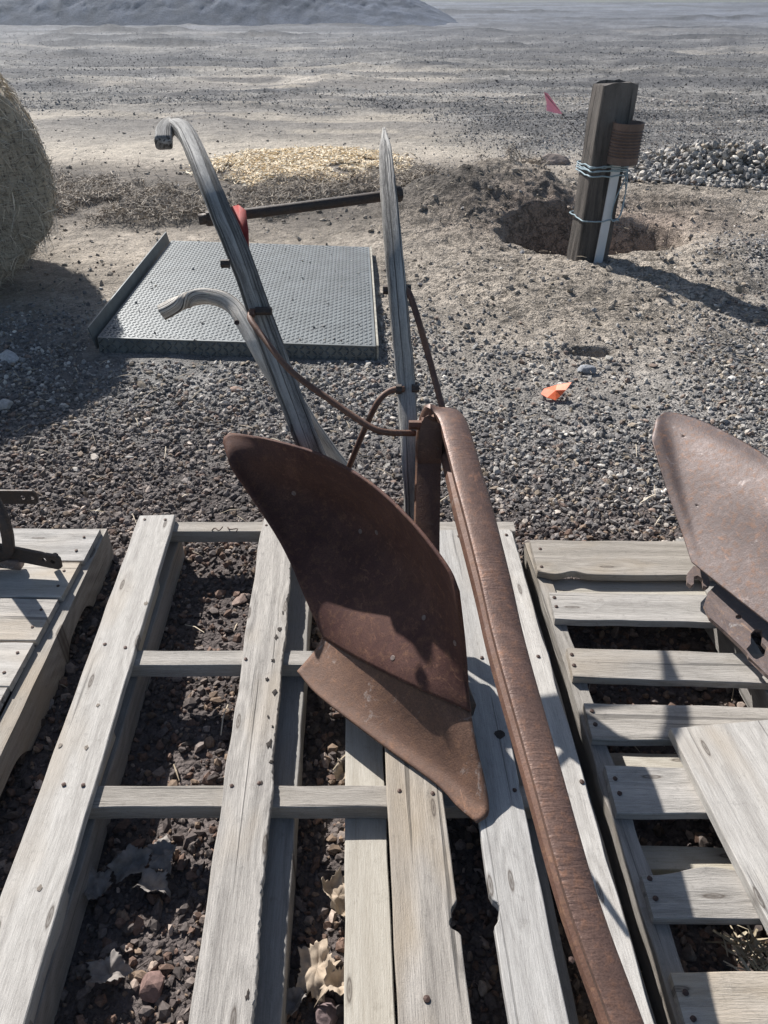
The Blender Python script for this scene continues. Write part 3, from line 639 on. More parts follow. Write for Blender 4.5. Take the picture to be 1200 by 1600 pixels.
def on_patch(G_, nu, px, py):
    i = min(range(len(G_)), key=lambda i: (PIX(G_[i])[0]-px)**2+(PIX(G_[i])[1]-py)**2)
    k = i if (i+1) % nu else i-1; k = k if k+nu < len(G_) else k-nu
    nrm = (G_[k+1]-G_[k]).cross(G_[k+nu]-G_[k]).normalized(); cam = Vector((0, 0, CAMH))
    if nrm.dot(cam-G_[i]) < 0: nrm = -nrm
    return G_[i], nrm
W = lambda L: [V(*q) for q in L]

plow = empty('walking_plow', (.16, 1.1, ZT), 'large rusty walking plow with tall wooden handles and arched beam, standing on the middle pallet', 'plow')
tip = (757, 1286, .166)
sh = coons(W([(505, 996, .212), (560, 1028, .236), (640, 1067, .271), (735, 1109, .280)]),            # seam
           W([(465, 1050, .168), (500, 1090, .167), (600, 1167, .166), (680, 1225, .166), (715, 1262, .166), (745, 1287, .166)]),   # cutting edge
           W([(505, 996, .212), (495, 1015, .195), (465, 1050, .168)]),
           W([(735, 1109, .280), (744, 1160, .245), (757, 1215, .205), (764, 1255, .178), (762, 1275, .168), (745, 1287, .166)]), 50, 26,
           lambda u_, v: Vector((0, .010, -.012))*(4*u_*(1-u_)*4*v*(1-v))*.7)
o = patch('share', sh, 50, 26, M['rust_share'], plow, .005); tag(o, label='sunlit orange-brown share with a rounded worn point')
mbG = coons(W([(505, 998, .217), (560, 1030, .247), (640, 1070, .284), (735, 1112, .287)]),
            W([(348, 692, .545), (352, 680, .56), (372, 677, .565), (430, 690, .58), (500, 712, .597), (575, 755, .613), (640, 815, .613), (695, 885, .593), (713, 925, .565)]),
            W([(505, 998, .217), (478, 938, .272), (440, 850, .355), (395, 778, .435), (360, 725, .52), (348, 692, .545)]),
            W([(735, 1112, .287), (728, 1060, .34), (722, 1000, .43), (713, 925, .565)]), 60, 60,
            lambda u_, v: Vector((.15, .9, -.55))*(4*u_*(1-u_)*math.sin(math.pi*v**1.6))*.12)
o = patch('moldboard', mbG, 60, 60, M['rust_shade'], plow, .007); tag(o, label='dark brown moldboard mostly in its own shade')
for px, py in ((562, 828), (587, 831), (664, 967), (612, 1027), (459, 768), (711, 1005)):
    c_, nn = on_patch(mbG, 60, px, py); o = disc('bolt_head', c_, nn, .0062, .0012, M['rust_pale'], plow)
for px, py in ((684, 1064), (732, 1168), (716, 1182)):
    c_, nn = on_patch(sh, 50, px, py); disc('bolt_head', c_, nn, .006, .0012, M['rust'], plow)
# frog and landside behind the mouldboard
tube('landside', [(.165, .95, .185), (.15, 1.1, .195), (.12, 1.35, .20)], .02, M['iron'], plow, 12, 4)
sweep('frog', [(.17, 1.06, .20), (.12, 1.22, .26), (.10, 1.33, .36)], rrect(.06, .09, .015), M['iron'], plow, 16, side=(1, 0, 0))
# arched beam: I-section swept along its spine (spine = top face)
BP = [(.102, 1.22, .27), (.098, 1.34, .395), V(668, 735, .54), V(669, 690, .605), V(675, 655, .655), V(689, 637, .684), V(706, 650, .688), V(720, 692, .676), V(735, 747, .655), V(750, 800, .635), V(775, 900, .60), V(798, 1000, .57), V(854, 1200, .53), V(911, 1400, .495), V(983, 1600, .465), (.322, .26, .44), (.345, .12, .425)]
I_ = [(-.5, -.03), (-.40, .0), (-.12, .02), (.12, .02), (.38, -.01), (.5, -.09), (.5, -.22), (.40, -.28), (.20, -.34), (.16, -.40), (.16, -.72), (.22, -.78), (.40, -.82), (.46, -1.0), (-.46, -1.0), (-.40, -.82), (-.22, -.78), (-.16, -.72), (-.16, -.40), (-.20, -.34), (-.40, -.28), (-.5, -.20)]
def beam_sweep():
    n_ = 170; C = catmull(BP, n_); k = len(I_); vs = []; fs = []; mi = []
    for i, c in enumerate(C):
        t = (C[min(i+1, n_-1)]-C[max(i-1, 0)]).normalized(); s = Vector((1, .0, -.10*min(1, max(0, (i-45)/30)))); s = (s-t*s.dot(t)).normalized(); u_ = t.cross(s).normalized()
        f = i/(n_-1); w = lerp_list([.060, .060, .060, .064, .064, .058, .051, .046, .041, .039], f); h = lerp_list([.06, .06, .074, .084, .080, .070, .060, .054, .050, .048], f)
        # outer side of the arch is the top face
        for a, b_ in I_: vs.append(c+s*(a*w)+u_*(b_*h))
    for i in range(n_-1):
        for j in range(k):
            fs.append((i*k+j, (i+1)*k+j, (i+1)*k+(j+1) % k, i*k+(j+1) % k)); mi.append(0 if j in (0, 1, 2, 3, 4, 5, 21) else (1 if j in (6, 7, 8, 17, 18, 19, 20) else 2))
    fs.append(tuple(range(k))); fs.append(tuple((n_-1)*k+j for j in range(k-1, -1, -1))); mi += [2, 2]
    o = mesh_obj('beam', vs, fs, M['rust_top'], plow, True); o.data.materials.append(M['rust_orange']); o.data.materials.append(M['rust'])
    o.data.polygons.foreach_set('material_index', mi)
    md = o.modifiers.new('b', 'BEVEL'); md.width = .006; md.segments = 3; md.limit_method = 'ANGLE'; md.angle_limit = math.radians(35)
    tag(o, label='heavy arched I-section beam running toward the viewer')
beam_sweep()
# handles
HR = rrect(.030, .055, .010, 4)
lh = W([(525, 775, .34), (490, 712, .495), (455, 625, .635), (415, 515, .79), (378, 410, .94), (342, 325, 1.05), (318, 268, 1.115), (299, 224, 1.155)]); 
hl = lh+W([(287, 204, 1.172), (271, 196, 1.175), (258, 205, 1.168), (256, 224, 1.150)])
o = sweep('handle', hl, rrect(.052, .034, .010, 4), M['handle'], plow, 90, side=(1, .15, 0), widths=[1.15, 1.2, 1.2, 1.15, 1.1, 1.0, .92, .9, .85], rough=.0015)
tag(o, label='left wooden handle ending in a curled grip')
hr = W([(646, 850, .36), (643, 780, .46), (640, 700, .575), (634, 600, .69), (624, 490, .84), (613, 370, .985), (604, 265, 1.095), (600, 202, 1.15)])
o = sweep('handle', hr, rrect(.042, .036, .008, 4), M['handle'], plow, 80, side=(1, 0, 0), widths=[.85, .95, 1.08, 1.1, 1.08, 1.02, .95, .8, .2], heights=[1, 1, 1, 1, 1, .9, .7, .3], rough=.0015)
tag(o, label='straight right wooden handle with a broken pointed end')
tube('handle_crossbar', [V(311, 343, 1.00), V(450, 326, 1.015), V(625, 303, 1.035)], .0135, M['iron'], plow, 30, 14)
sweep('nut', [V(322, 342, 1.00), V(331, 341, 1.00)], circ(.019, 6), M['iron'], plow, 3, smooth=False)
sweep('nut', [V(617, 304, 1.035), V(625, 303, 1.035)], circ(.020, 10), M['iron'], plow, 3, smooth=False)
tube('brace_rod', W([(392, 486, .835), (392, 500, .83), (412, 528, .805), (455, 580, .76), (520, 628, .71), (570, 662, .675), (600, 675, .66), (648, 677, .64)]), .0075, M['rust'], plow, 60, 10)
tube('brace_rod', W([(634, 452, .888), (641, 462, .88), (655, 505, .83), (672, 565, .75), (692, 640, .672)]), .0078, M['rust_board'], plow, 40, 10)
tube('brace_rod', W([(632, 608, .69), (612, 610, .69), (592, 626, .675), (570, 670, .60), (542, 738, .47)]), .0075, M['rust'], plow, 40, 10)
def bolt(px, py, z, r=.013, l=.03, d=(1, 0, 0), mat='rust'):
    c_ = V(px, py, z); d = Vector(d).normalized(); sweep('bolt', [c_-d*l/2, c_+d*l/2], circ(r, 6), M[mat], plow, 3, smooth=False)
bolt(652, 664, .655, .011, .040); bolt(661, 664, .655, .018, .008); bolt(606, 453, .885, .011, .024, mat='iron'); bolt(636, 452, .885, .012, .02, mat='iron'); bolt(412, 486, .84, .010, .04, mat='iron')
bolt(649, 607, .69, .010, .018, mat='iron'); bolt(623, 608, .69, .012, .014, mat='iron'); bolt(484, 676, .555, .009, .03, mat='iron'); bolt(461, 676, .555, .010, .016, mat='iron'); bolt(638, 772, .47, .012, .02, mat='iron')
bolt(352, 412, .955, .010, .02, mat='iron'); bolt(394, 489, .84, .011, .012)
sweep('strap', W([(456, 660, .585), (462, 685, .54), (478, 710, .47)]), rrect(.006, .035, .002, 2), M['iron'], plow, 8, side=(1, 0, 0))

# red cloth wrapped round the crossbar
rc = W([(358, 325, 1.035), (373, 321, 1.037), (384, 329, 1.035), (388, 360, 1.0), (389, 390, .96), (388, 425, .91), (378, 400, .94), (368, 365, .985), (360, 342, 1.015)])
ctr = sum(rc, Vector())/len(rc); nn = Vector((0, -.6, .5)).normalized()
vs = [q+nn*.004 for q in rc]+[q-nn*.004 for q in rc]+[ctr+nn*.010]; k = len(rc)
o = mesh_obj('red_cloth', vs, [(i, (i+1) % k, 2*k) for i in range(k)]+[(i, k+i, k+(i+1) % k, (i+1) % k) for i in range(k)]+[tuple(range(2*k-1, k-1, -1))], M['redcloth'], None, True, ctr)
tag(o, 'dark red strip of cloth hanging from the crossbar beside the left handle', 'cloth')

# loose pale handle leaning behind
ph = W([(598, 835, .175), (542, 748, .335), (500, 692, .45), (455, 622, .585), (415, 560, .685), (388, 512, .745), (368, 482, .778), (345, 467, .795), (315, 463, .797), (285, 472, .782), (252, 489, .757)])
o = sweep('spare_wooden_handle', ph, rrect(.054, .036, .012, 4), M['handle_sunlit'], None, 90, side=(.9, .1, .35), widths=[1.1, 1.1, 1.08, 1.05, 1.0, .95, .85, .75, .72], rough=.0012, origin=ph[0])
tag(o, 'pale sunlit wooden plow handle with bent grip, leaning behind the dark left handle', 'handle')
c_ = V(370, 504, .79); disc('bolt_hole', c_, (-.1, -.75, .6), .007, .002, M['nail'], o)

# ------------------------------------------------------------------ second plow bottom, right
p2 = empty('plow_bottom', (.85, 1.5, ZR), 'purplish rusty moldboard with frog plate, propped on the right pallet without handles', 'plow')
m2 = coons(W([(1080, 878, .245), (1130, 918, .25), (1200, 973, .255), (1310, 1060, .26)]),
           W([(1020, 672, .40), (1028, 652, .42), (1050, 644, .43), (1110, 663, .445), (1200, 714, .455), (1290, 790, .46), (1370, 880, .455)]),
           W([(1080, 878, .245), (1066, 835, .27), (1045, 775, .315), (1026, 712, .37), (1019, 688, .39), (1020, 672, .40)]),
           W([(1310, 1060, .26), (1335, 1000, .32), (1360, 940, .40), (1370, 880, .455)]), 120, 120,
           lambda u_, v: Vector((.1, .9, -.6))*(4*u_*(1-u_)*math.sin(math.pi*v))*-.01)
o = patch('moldboard', m2, 120, 120, M['rust_purple'], p2, .007, holes=((1067, 681), (1088, 789)))
def flat(name, outline, holes, mat, parent, th=.008, nrm=(0, 0, 1)):
    import bmesh
    bm = bmesh.new(); nr_ = Vector(nrm)
    def loop(L):
        v_ = [bm.verts.new(p_) for p_ in L]; return [bm.edges.new((v_[i], v_[(i+1) % len(v_)])) for i in range(len(v_))]
    es = loop(outline)
    for h_ in holes: es += loop(h_)
    bmesh.ops.triangle_fill(bm, use_beauty=True, use_dissolve=False, edges=es, normal=nr_)
    g_ = bmesh.ops.extrude_face_region(bm, geom=bm.faces[:]); bmesh.ops.translate(bm, verts=[q for q in g_['geom'] if isinstance(q, bmesh.types.BMVert)], vec=-nr_*th)
    bmesh.ops.recalc_face_normals(bm, faces=bm.faces)
    org = world_org(parent) if parent else Vector((0, 0, 0))
    for v_ in bm.verts: v_.co -= org
    me = bpy.data.meshes.new(name); bm.to_mesh(me); bm.free(); return link(name, me, mat, parent)
fz = lambda px, py: .205+.00012*(930-py)
FL = lambda L: [V(px, py, fz(px, py)) for px, py in L]
key = [(1173, 990), (1180, 983), (1190, 984), (1192, 995), (1191, 1004), (1198, 1012), (1195, 1024), (1183, 1030), (1170, 1026), (1166, 1014), (1173, 1006)]
hole = [(1154+5*math.cos(a_*.7854), 964+3.6*math.sin(a_*.7854)) for a_ in range(8)]
flat('frog_plate', FL([(1120, 912), (1135, 922), (1160, 942), (1200, 972), (1262, 1022), (1290, 1140), (1240, 1090), (1196, 1052), (1160, 1012), (1132, 985), (1109, 965), (1100, 945), (1106, 926)]), [FL(key), FL(hole)], M['rust_pale'], p2, .010)
flat('hook_lug', FL([(1084, 884), (1098, 888), (1108, 903), (1109, 913), (1104, 917), (1099, 915), (1098, 904), (1090, 899), (1084, 901), (1084, 912), (1080, 915), (1074, 910), (1074, 896)]), [], M['rust_pale'], p2, .012)

# ------------------------------------------------------------------ implement on the left pallet
im = empty('cultivator', (-1.15, 1.6, ZL), 'dark iron cultivator frame with drilled flat bars, standing on the left pallet', 'farm tool')
def bar(name, A, B, h, th, holes, mat='iron'):
    """upright flat bar with drilled holes near its end B"""
    A, B = Vector(A), Vector(B); L = (B-A).length; X_ = (B-A)/L; Z_ = Vector((0, 0, 1)); Y_ = Z_.cross(X_).normalized()
    Z_ = X_.cross(Y_); q = lambda x, z: A+X_*x+Z_*z
    out = [q(0, 0), q(L-.01, 0), q(L, .008), q(L, h-.008), q(L-.008, h), q(0, h)]
    hs = [[q(L-d+r_*math.cos(a_*.7854), z_+r_*math.sin(a_*.7854)) for a_ in range(8)] for d, z_, r_ in holes]
    return flat(name, out, hs, M[mat], im, th, Y_)
bar('drilled_bar', V(-150, 838, .205), V(99, 888, .165), .048, .009, [(.022, .026, .0075), (.048, .026, .0075)])
bar('drilled_bar', V(-160, 784, .30), V(62, 786, .30), .045, .006, [(.014, .022, .007), (.040, .022, .007)])
tube('clamp_bolt', [V(86, 884, .15), V(86, 868, .205)], .009, M['iron'], im, 6, 8)
sweep('shank', [V(-70, 690, .42), V(-30, 745, .40), V(0, 800, .34), V(13, 845, .26), V(4, 868, .20), V(-60, 880, .16)], rrect(.030, .020, .005), M['iron'], im, 40, side=(1, 0, 0))
sweep('foot', [V(-70, 868, .18), V(33, 880, .163)], rrect(.030, .034, .006), M['rust_pale'], im, 8, side=(0, 1, 0))
sweep('shadow_arm', [(-1.10, 1.60, .20), (-1.28, 1.74, .33), (-1.48, 1.92, .48)], rrect(.075, .016, .004), M['iron'], im, 14, side=(1, 1, 0))  # unseen arms and disc added to throw the crossed shadow on the deck
sweep('shadow_arm', [(-1.45, 1.42, .19), (-1.30, 1.62, .30), (-1.24, 1.74, .36)], rrect(.070, .016, .004), M['iron'], im, 14, side=(1, -1, 0))
sweep('shadow_disc', [Vector((-1.28, 1.66, .34)), Vector((-1.272, 1.655, .34))], circ(.11, 40), M['iron'], im, 2, smooth=False)

# ------------------------------------------------------------------ tread-plate ramp
rp = empty('steel_ramp', (-.75, 4.2, 0), 'grey steel tread-plate ramp with a raised left edge, lying flat on the gravel', 'ramp')
RZ = .075; q00 = V(152, 527, RZ); q10 = V(587, 541, RZ); q01 = V(268, 376, RZ); q11 = V(577, 386, RZ)
def rq(u_, v, dz=0): p_ = (q00*(1-u_)+q10*u_)*(1-v)+(q01*(1-u_)+q11*u_)*v; p_ = p_.copy(); p_.z += dz; return p_
def treads(A, U_, V_, nu, nv, nrm, ln=.024, w=.008, h=.0022):
    """raised lozenges in alternating directions"""
    vs = []; fs = []; du = U_/nu; dv = V_/nv; ua = du.normalized(); va = dv.normalized()
    for j in range(nv):
        for i in range(nu):
            c = A+du*(i+.5)+dv*(j+.5); sgn = 1 if (i+j) % 2 else -1; d = (ua+va*sgn*.9).normalized(); e = nrm.cross(d)
            b0 = len(vs); vs += [c+d*ln/2, c+e*w/2, c-d*ln/2, c-e*w/2, c+nrm*h+d*ln*.22, c+nrm*h-d*ln*.22]
            fs += [(b0, b0+1, b0+4), (b0+1, b0+5, b0+4), (b0+1, b0+2, b0+5), (b0+2, b0+3, b0+5), (b0+3, b0+4, b0+5), (b0+3, b0, b0+4)]
    return vs, fs
U_ = q10-q00; Vv = q01-q00; zn = Vector((0, 0, 1))
vs = [rq(0, 0), rq(1, 0), rq(1, 1), rq(0, 1)]; lo = [v-Vector((0, 0, .006)) for v in vs]
tv, tf = treads(rq(.006, .006), U_*.985, Vv*.985, 60, 72, zn, .026, .008, .0028)
# follow the slightly skewed sheet
vs2 = vs+lo; fs2 = [(0, 1, 2, 3), (7, 6, 5, 4), (0, 4, 5, 1), (1, 5, 6, 2), (2, 6, 7, 3), (3, 7, 4, 0)]
sk = q11-q10-q01+q00
tv = [Vector(v)+sk*(max(0, (v.x-q00.x)/U_.x)*max(0, (v.y-q00.y)/Vv.y)) for v in tv]
mesh_obj('tread_plate', vs2+tv, fs2+[tuple(i+8 for i in f) for f in tf], M['plate'], rp)
fn = Vector((U_.y, -U_.x, 0)).normalized(); fn = fn if fn.y < 0 else -fn
a0 = rq(0, 0, -.007); b0 = rq(1, 0, -.007); dn = Vector((0, 0, -.068))+fn*.012; thv = -fn*.005
tv, tf = treads(a0+fn*.0005, b0-a0, dn, 44, 3, (dn.cross(b0-a0)).normalized() if (dn.cross(b0-a0)).y < 0 else -(dn.cross(b0-a0)).normalized(), .034, .013, .006)
mesh_obj('front_skirt', [a0, b0, b0+dn, a0+dn, a0+thv, b0+thv, b0+dn+thv, a0+dn+thv]+tv, fs2+[tuple(i+8 for i in f) for f in tf], M['platedark'], rp)
A, B = rq(-.004, -.01, .045), rq(-.004, 1.0, .045)
ex = Vector((-.020, 0, .012))
mesh_obj('side_flange', [A+ex, B+ex, B-Vector((0, 0, .10)), A-Vector((0, 0, .10)), A+ex+Vector((-.006, 0, 0)), B+ex+Vector((-.006, 0, 0)), B-Vector((.006, 0, .10)), A-Vector((.006, 0, .10))], fs2, M['platedark'], rp)
A, B = rq(1.003, 0, .004), rq(1.003, 1, .004)
mesh_obj('edge_rail', [A+Vector((.010, 0, 0)), B+Vector((.010, 0, 0)), B, A, A+Vector((.010, 0, -.075)), B+Vector((.010, 0, -.075)), B-Vector((0, 0, .075)), A-Vector((0, 0, .075))], [(0, 1, 2, 3), (7, 6, 5, 4), (0, 4, 5, 1), (1, 5, 6, 2), (2, 6, 7, 3), (3, 7, 4, 0)], M['tan'] if False else plain('dusty_edge', (.34, .32, .27), .8, 0, .4, 30, .4), rp)

# ------------------------------------------------------------------ round hay bale
hb = empty('hay_bale', (-2.60, 4.75, 0), 'round bale of dull brown hay standing at the left edge', 'hay bale')
def bale():
    R_, L_ = .70, 1.15; cx, cy, cz = -2.67, 4.49, .66; ax = Vector((-.45, .89, 0)).normalized(); s = Vector((ax.y, -ax.x, 0)); nu, nv = 120, 44; vs = []; fs = []
    prof = []
    for j in range(nv):
        t = j/(nv-1)
        if t < .3: r = R_*(t/.3)*.93; a = -L_/2-.03*(1-(t/.3)**2)
        elif t < .7: q = (t-.3)/.4; r = R_*(.93+.07*math.sin(min(1, min(q, 1-q)*6)*math.pi/2)); a = -L_/2+L_*q
        else: r = R_*((1-t)/.3)*.93; a = L_/2
        prof.append((r, a))
    for r, a in prof:
        for i in range(nu):
            th_ = 6.2832*i/nu; d = s*math.cos(th_)+Vector((0, 0, 1))*math.sin(th_)
            p_ = Vector((cx, cy, cz))+ax*a+d*r; sg = 1 if math.sin(th_) > 0 else 1+.10*math.sin(th_)
            p_.z = cz+(p_.z-cz)*sg; nn = mnoise.fractal(p_*3, 1, 2, 5)*.035+mnoise.fractal(p_*14, 1, 2, 4)*.018
            vs.append(p_+(d*.8+ax*(-.6 if a < 0 else .6))*nn)
    for j in range(nv-1):
        for i in range(nu): fs.append((j*nu+i, (j+1)*nu+i, (j+1)*nu+(i+1) % nu, j*nu+(i+1) % nu))
    m, nt, b = mat_new('hay'); n = N(nt); p = n('ShaderNodeTexCoord').outputs['Object']
    q1 = n('ShaderNodeVectorMath', {0: p, 1: (90, 30, 14)}, operation='MULTIPLY').outputs[0]; q2 = n('ShaderNodeVectorMath', {0: p, 1: (20, 30, 110)}, operation='MULTIPLY').outputs[0]
    f = n.math('ADD', n.noise(q1, 1, 4, .6, .8), n.noise(q2, 1, 4, .6, .8)); c = n.mix(n.ramp(f, (.75, 0.0), (1.2, 1.0)), (.12, .10, .08), (.52, .45, .35))
    setp(nt, b, Base_Color=c, Roughness=.9, Normal=n.bump(f, 1.0, .012))
    mesh_obj('bale_body', vs, fs, m, hb, True)
    n_ = 22000; A = np.array([tuple(v) for v in vs]); ids = rng.integers(0, len(A), n_); P = A[ids]+rng.normal(0, .006, (n_, 3))
    c3 = np.array([cx, cy, cz]); axn = np.array(ax); rel = P-c3; al = rel@axn; rad = rel-al[:, None]*axn; rl = np.linalg.norm(rad, axis=1)+1e-6
    endf = np.abs(al) > L_/2-.06; nrm = np.where(endf[:, None], np.sign(al)[:, None]*axn, rad/rl[:, None])
    tang = np.cross(nrm, rng.normal(size=(n_, 3))); tang /= np.linalg.norm(tang, axis=1)[:, None]
    tang = tang+np.array([0, 0, -.5])[None]+nrm*rng.normal(.05, .16, (n_, 1))
    o = strands('loose_hay', P+nrm*.008-np.array([0, 0, .0]), tang, rng.uniform(.05, .17, n_), rng.uniform(.0022, .0045, n_), colmix(n_, (.24, .20, .15), (.70, .62, .50), .3), curl=.35)
    o.data.transform(Matrix.Translation(-hb.location)); o.parent = hb; tag(o, kind='stuff')
bale()

# ------------------------------------------------------------------ post, can, strip, twine, flag
px0 = Vector((1.315, 4.80, 0)); hz = Hs(px0.x, px0.y)
pb = V(918, 422, 0); pb.z = hz
PB = Vector((1.315, 4.84, -.35)); 
# axis from base to top, leaning a touch to the right
top = Vector((1.332, 4.90, 1.03)); bot = Vector((1.312, 4.86, 0.0)); dz_ = (bot-top)/(top.z-bot.z); bot2 = bot+dz_*.4
def post():
    nz_ = 60; yw = math.radians(12); sx = Vector((math.cos(yw), math.sin(yw), 0)); sy = Vector((-math.sin(yw), math.cos(yw), 0)); prof = rrect(.218, .160, .014, 3); k = len(prof)
    prof2 = []
    for i in range(k):
        a, b_ = prof[i], prof[(i+1) % k]; m_ = 5 if math.dist(a, b_) > .05 else 1
        for t in range(m_): prof2.append((a[0]+(b_[0]-a[0])*t/m_, a[1]+(b_[1]-a[1])*t/m_))
    k = len(prof2); vs = []; fs = []
    for j in range(nz_):
        t = j/(nz_-1); c = bot2.lerp(top, t)
        for a, b_ in prof2:
            q = c+sx*a+sy*b_; nn = mnoise.noise(Vector((q.x*25, q.y*25, q.z*3)))*.005+mnoise.noise(Vector((q.x*9, q.y*9, q.z*5)))*.005
            if j == nz_-1: q.z += mnoise.noise(q*30)*.012-.010*(a > .07)-.012*(a < -.09)
            vs.append(q+(sx*a+sy*b_).normalized()*nn)
    for j in range(nz_-1):
        for i in range(k): fs.append((j*k+i, j*k+(i+1) % k, (j+1)*k+(i+1) % k, (j+1)*k+i))
    fs.append(tuple((nz_-1)*k+i for i in range(k)))
    org = (bot+top)/2; R = Matrix(((0, 0, 1), (1, 0, 0), (0, 1, 0)))        # local x = up, so the grain runs up the post
    me = bpy.data.meshes.new('wooden_post'); me.from_pydata([tuple(R @ (Vector(v)-org)) for v in vs], [], fs); me.update()
    o = link('wooden_post', me, M['tie'], None); o.location = org; o.rotation_mode = 'QUATERNION'; o.rotation_quaternion = R.inverted().to_quaternion()
    tag(o, 'thick dark creosoted timber post rising from the dug hole', 'post')
    return sx, sy
sx, sy = post()
def PP(a, z, out=0.0):                                # point on the post's front face: a across, z up
    c = bot.lerp(top, z/top.z); return c+sx*a-sy*(.0855+out)+Vector((0, 0, 0))
# white plastic strip
sweep('plastic_strip', [PP(.030, -.02, .012), PP(.038, .35, .012), PP(.043, .70, .012)], rrect(.058, .014, .004), M['pvc'], None, 20, side=sx, origin=PP(.03, 0, .01))
tag(COL.objects['plastic_strip'], 'white plastic strip tied upright to the front of the post', 'strip')
# ribbed can hung upside on the post's right edge
def can():
    c0 = PP(.047, .625, .062); up_ = (top-bot).normalized(); H_ = .215; nz_ = 90; k = 40; vs = []; fs = []; a_ = sx; b_ = -sy
    rings = []
    for j in range(nz_):
        t = j/(nz_-1); r = .086+(.0042*math.sin(t*2*math.pi*13) if .16 < t < .84 else 0)+(.002 if t < .015 or t > .985 else 0); rings.append((r, t*H_))
    rings += [(.081, H_), (.079, H_-.004), (.079, .01)]
    for r, z in rings:
        for i in range(k): th_ = 6.2832*i/k; vs.append(c0+up_*z+a_*r*math.cos(th_)*(1+.03*math.sin(th_*2+z*9))+b_*r*math.sin(th_))
    for j in range(len(rings)-1):
        for i in range(k): fs.append((j*k+i, j*k+(i+1) % k, (j+1)*k+(i+1) % k, (j+1)*k+i))
    fs.append(tuple((len(rings)-1)*k+i for i in range(k))); fs.append(tuple(range(k-1, -1, -1)))
    o = mesh_obj('tin_can', vs, fs, M['can'], None, True, c0); tag(o, 'large ribbed rusty tin can fixed high on the front of the post', 'can')
can()
tw = empty('twine', (1.33, 4.80, .5), 'blue baling twine wound round the post below the can', 'twine')
def wind(z0, turns, r, name='strand', amp=.012, drop=0):
    pts = []; n_ = int(26*turns)
    for i in range(n_+1):
        th_ = 6.2832*i/26; z = z0+amp*math.sin(th_*.37+z0*50)+drop*math.sin(th_); c = bot.lerp(top, z/top.z); ca, sa = math.cos(th_), math.sin(th_)
        m_ = max(abs(ca)/.119, abs(sa)/.108); pts.append(c+sx*(ca/m_)*.985+sy*(sa/m_)*.985+Vector((0, 0, random.uniform(-.004, .004))))
    tube(name, pts, r, M['twine'], tw, n_*3, 6)
wind(.585, 3, .0035); wind(.565, 2, .0045, amp=.018); wind(.60, 1, .004, amp=.010)
wind(.30, 1, .0042, amp=.003, drop=.006)
tube('strand', [PP(.115, .58, .02), PP(.122, .50, .03), PP(.118, .40, .035), PP(.105, .32, .04), PP(.075, .29, .03), PP(.055, .33, .032), PP(.065, .42, .03), PP(.10, .52, .03), PP(.112, .58, .02)], .004, M['twine'], tw, 60, 6)
tube('strand', [PP(.100, .57, .02), PP(.128, .45, .02), PP(.120, .33, .03), PP(.09, .30, .03)], .0035, M['twine'], tw, 40, 6)
# pink marker flag on a wire, behind the post
fl = empty('marker_flag', (1.27, 5.02, .55), 'small pink marker flag on a bent wire, left of the post top', 'flag')
w0 = Vector((1.26, 4.99, .50)); yy = 5.02
def at_y(px, py, y): x, fw, dn = ray(px, py); t = y/fw; return Vector((x*t, y, CAMH-dn*t))
tube('wire', [at_y(930, 235, 5.0), at_y(910, 212, 5.0), at_y(880, 180, 4.98), at_y(851, 146, 4.95)], .0014, M['nail'], fl, 14, 6)
tri = [at_y(850, 144, 4.95), at_y(856, 146, 4.945), at_y(879, 178, 4.975), at_y(869, 177, 4.99), at_y(854, 173, 5.0), at_y(854, 160, 4.985)]
vs = tri+[q+Vector((0, .0012, 0)) for q in tri]; k = len(tri)
mesh_obj('pennant', vs, [tuple(range(k)), tuple(range(2*k-1, k-1, -1))]+[(i, (i+1) % k, k+(i+1) % k, k+i) for i in range(k)], M['pink'], fl)
# orange flag scrap
def scrap(pts, zs, name, mat, label, cat, th=.0015):
    P = [V(px, py, z) for (px, py), z in zip(pts, zs)]; hz_ = Hs(P[0].x, P[0].y)
    P = [q+Vector((0, 0, hz_)) for q in P]; c = sum(P, Vector())/len(P)+Vector((0, .0, .006)); k = len(P)
    vs = P+[q-Vector((0, 0, th)) for q in P]+[c]
    o = mesh_obj(name, vs, [(i, (i+1) % k, 2*k) for i in range(k)]+[tuple(range(2*k-1, k-1, -1))]+[(i, k+i, k+(i+1) % k, (i+1) % k) for i in range(k)], mat, None, False, c)
    tag(o, label, cat)
scrap([(845, 616), (850, 608), (870, 602), (893, 598), (884, 610), (877, 618), (868, 626), (855, 622)], [.02, .035, .05, .075, .055, .03, .015, .018], 'flag_scrap', M['orange'], 'crumpled orange plastic flag lying on the gravel below the post', 'plastic scrap')

# ------------------------------------------------------------------ single stones
def rock(px, py, s, col, label, flat_=(1, .8, .6), seed=1, name='rock', dz=0):
    q = V(px, py, 0); q.z = Hs(q.x, q.y); rs = np.random.default_rng(seed); import bmesh
    bm = bmesh.new(); bmesh.ops.create_icosphere(bm, subdivisions=3, radius=1)
    ps = [Vector(rs.normal(size=3)).normalized() for _ in range(16)]; ds = rs.uniform(.60, .86, 16)
    for v in bm.verts:
        for pn, d_ in zip(ps, ds):
            e = v.co.dot(pn)
            if e > d_: v.co -= pn*(e-d_)
        v.co *= 1+.10*mnoise.noise(v.co*3+Vector((seed, 0, 0)))+.03*mnoise.noise(v.co*9)
        v.co = Vector((v.co.x*flat_[0], v.co.y*flat_[1], v.co.z*flat_[2]))*s
    me = bpy.data.meshes.new(name); bm.to_mesh(me); bm.free(); o = link(name, me, M['stone']); o.location = (q.x, q.y, q.z+s*flat_[2]*.45+dz)
    o.rotation_euler = (0, 0, seed*1.3)
    a = me.color_attributes.new('col', 'FLOAT_COLOR', 'POINT'); a.data.foreach_set('color', [c for _ in me.vertices for c in (*col, 1)])
    tag(o, label, 'rock')
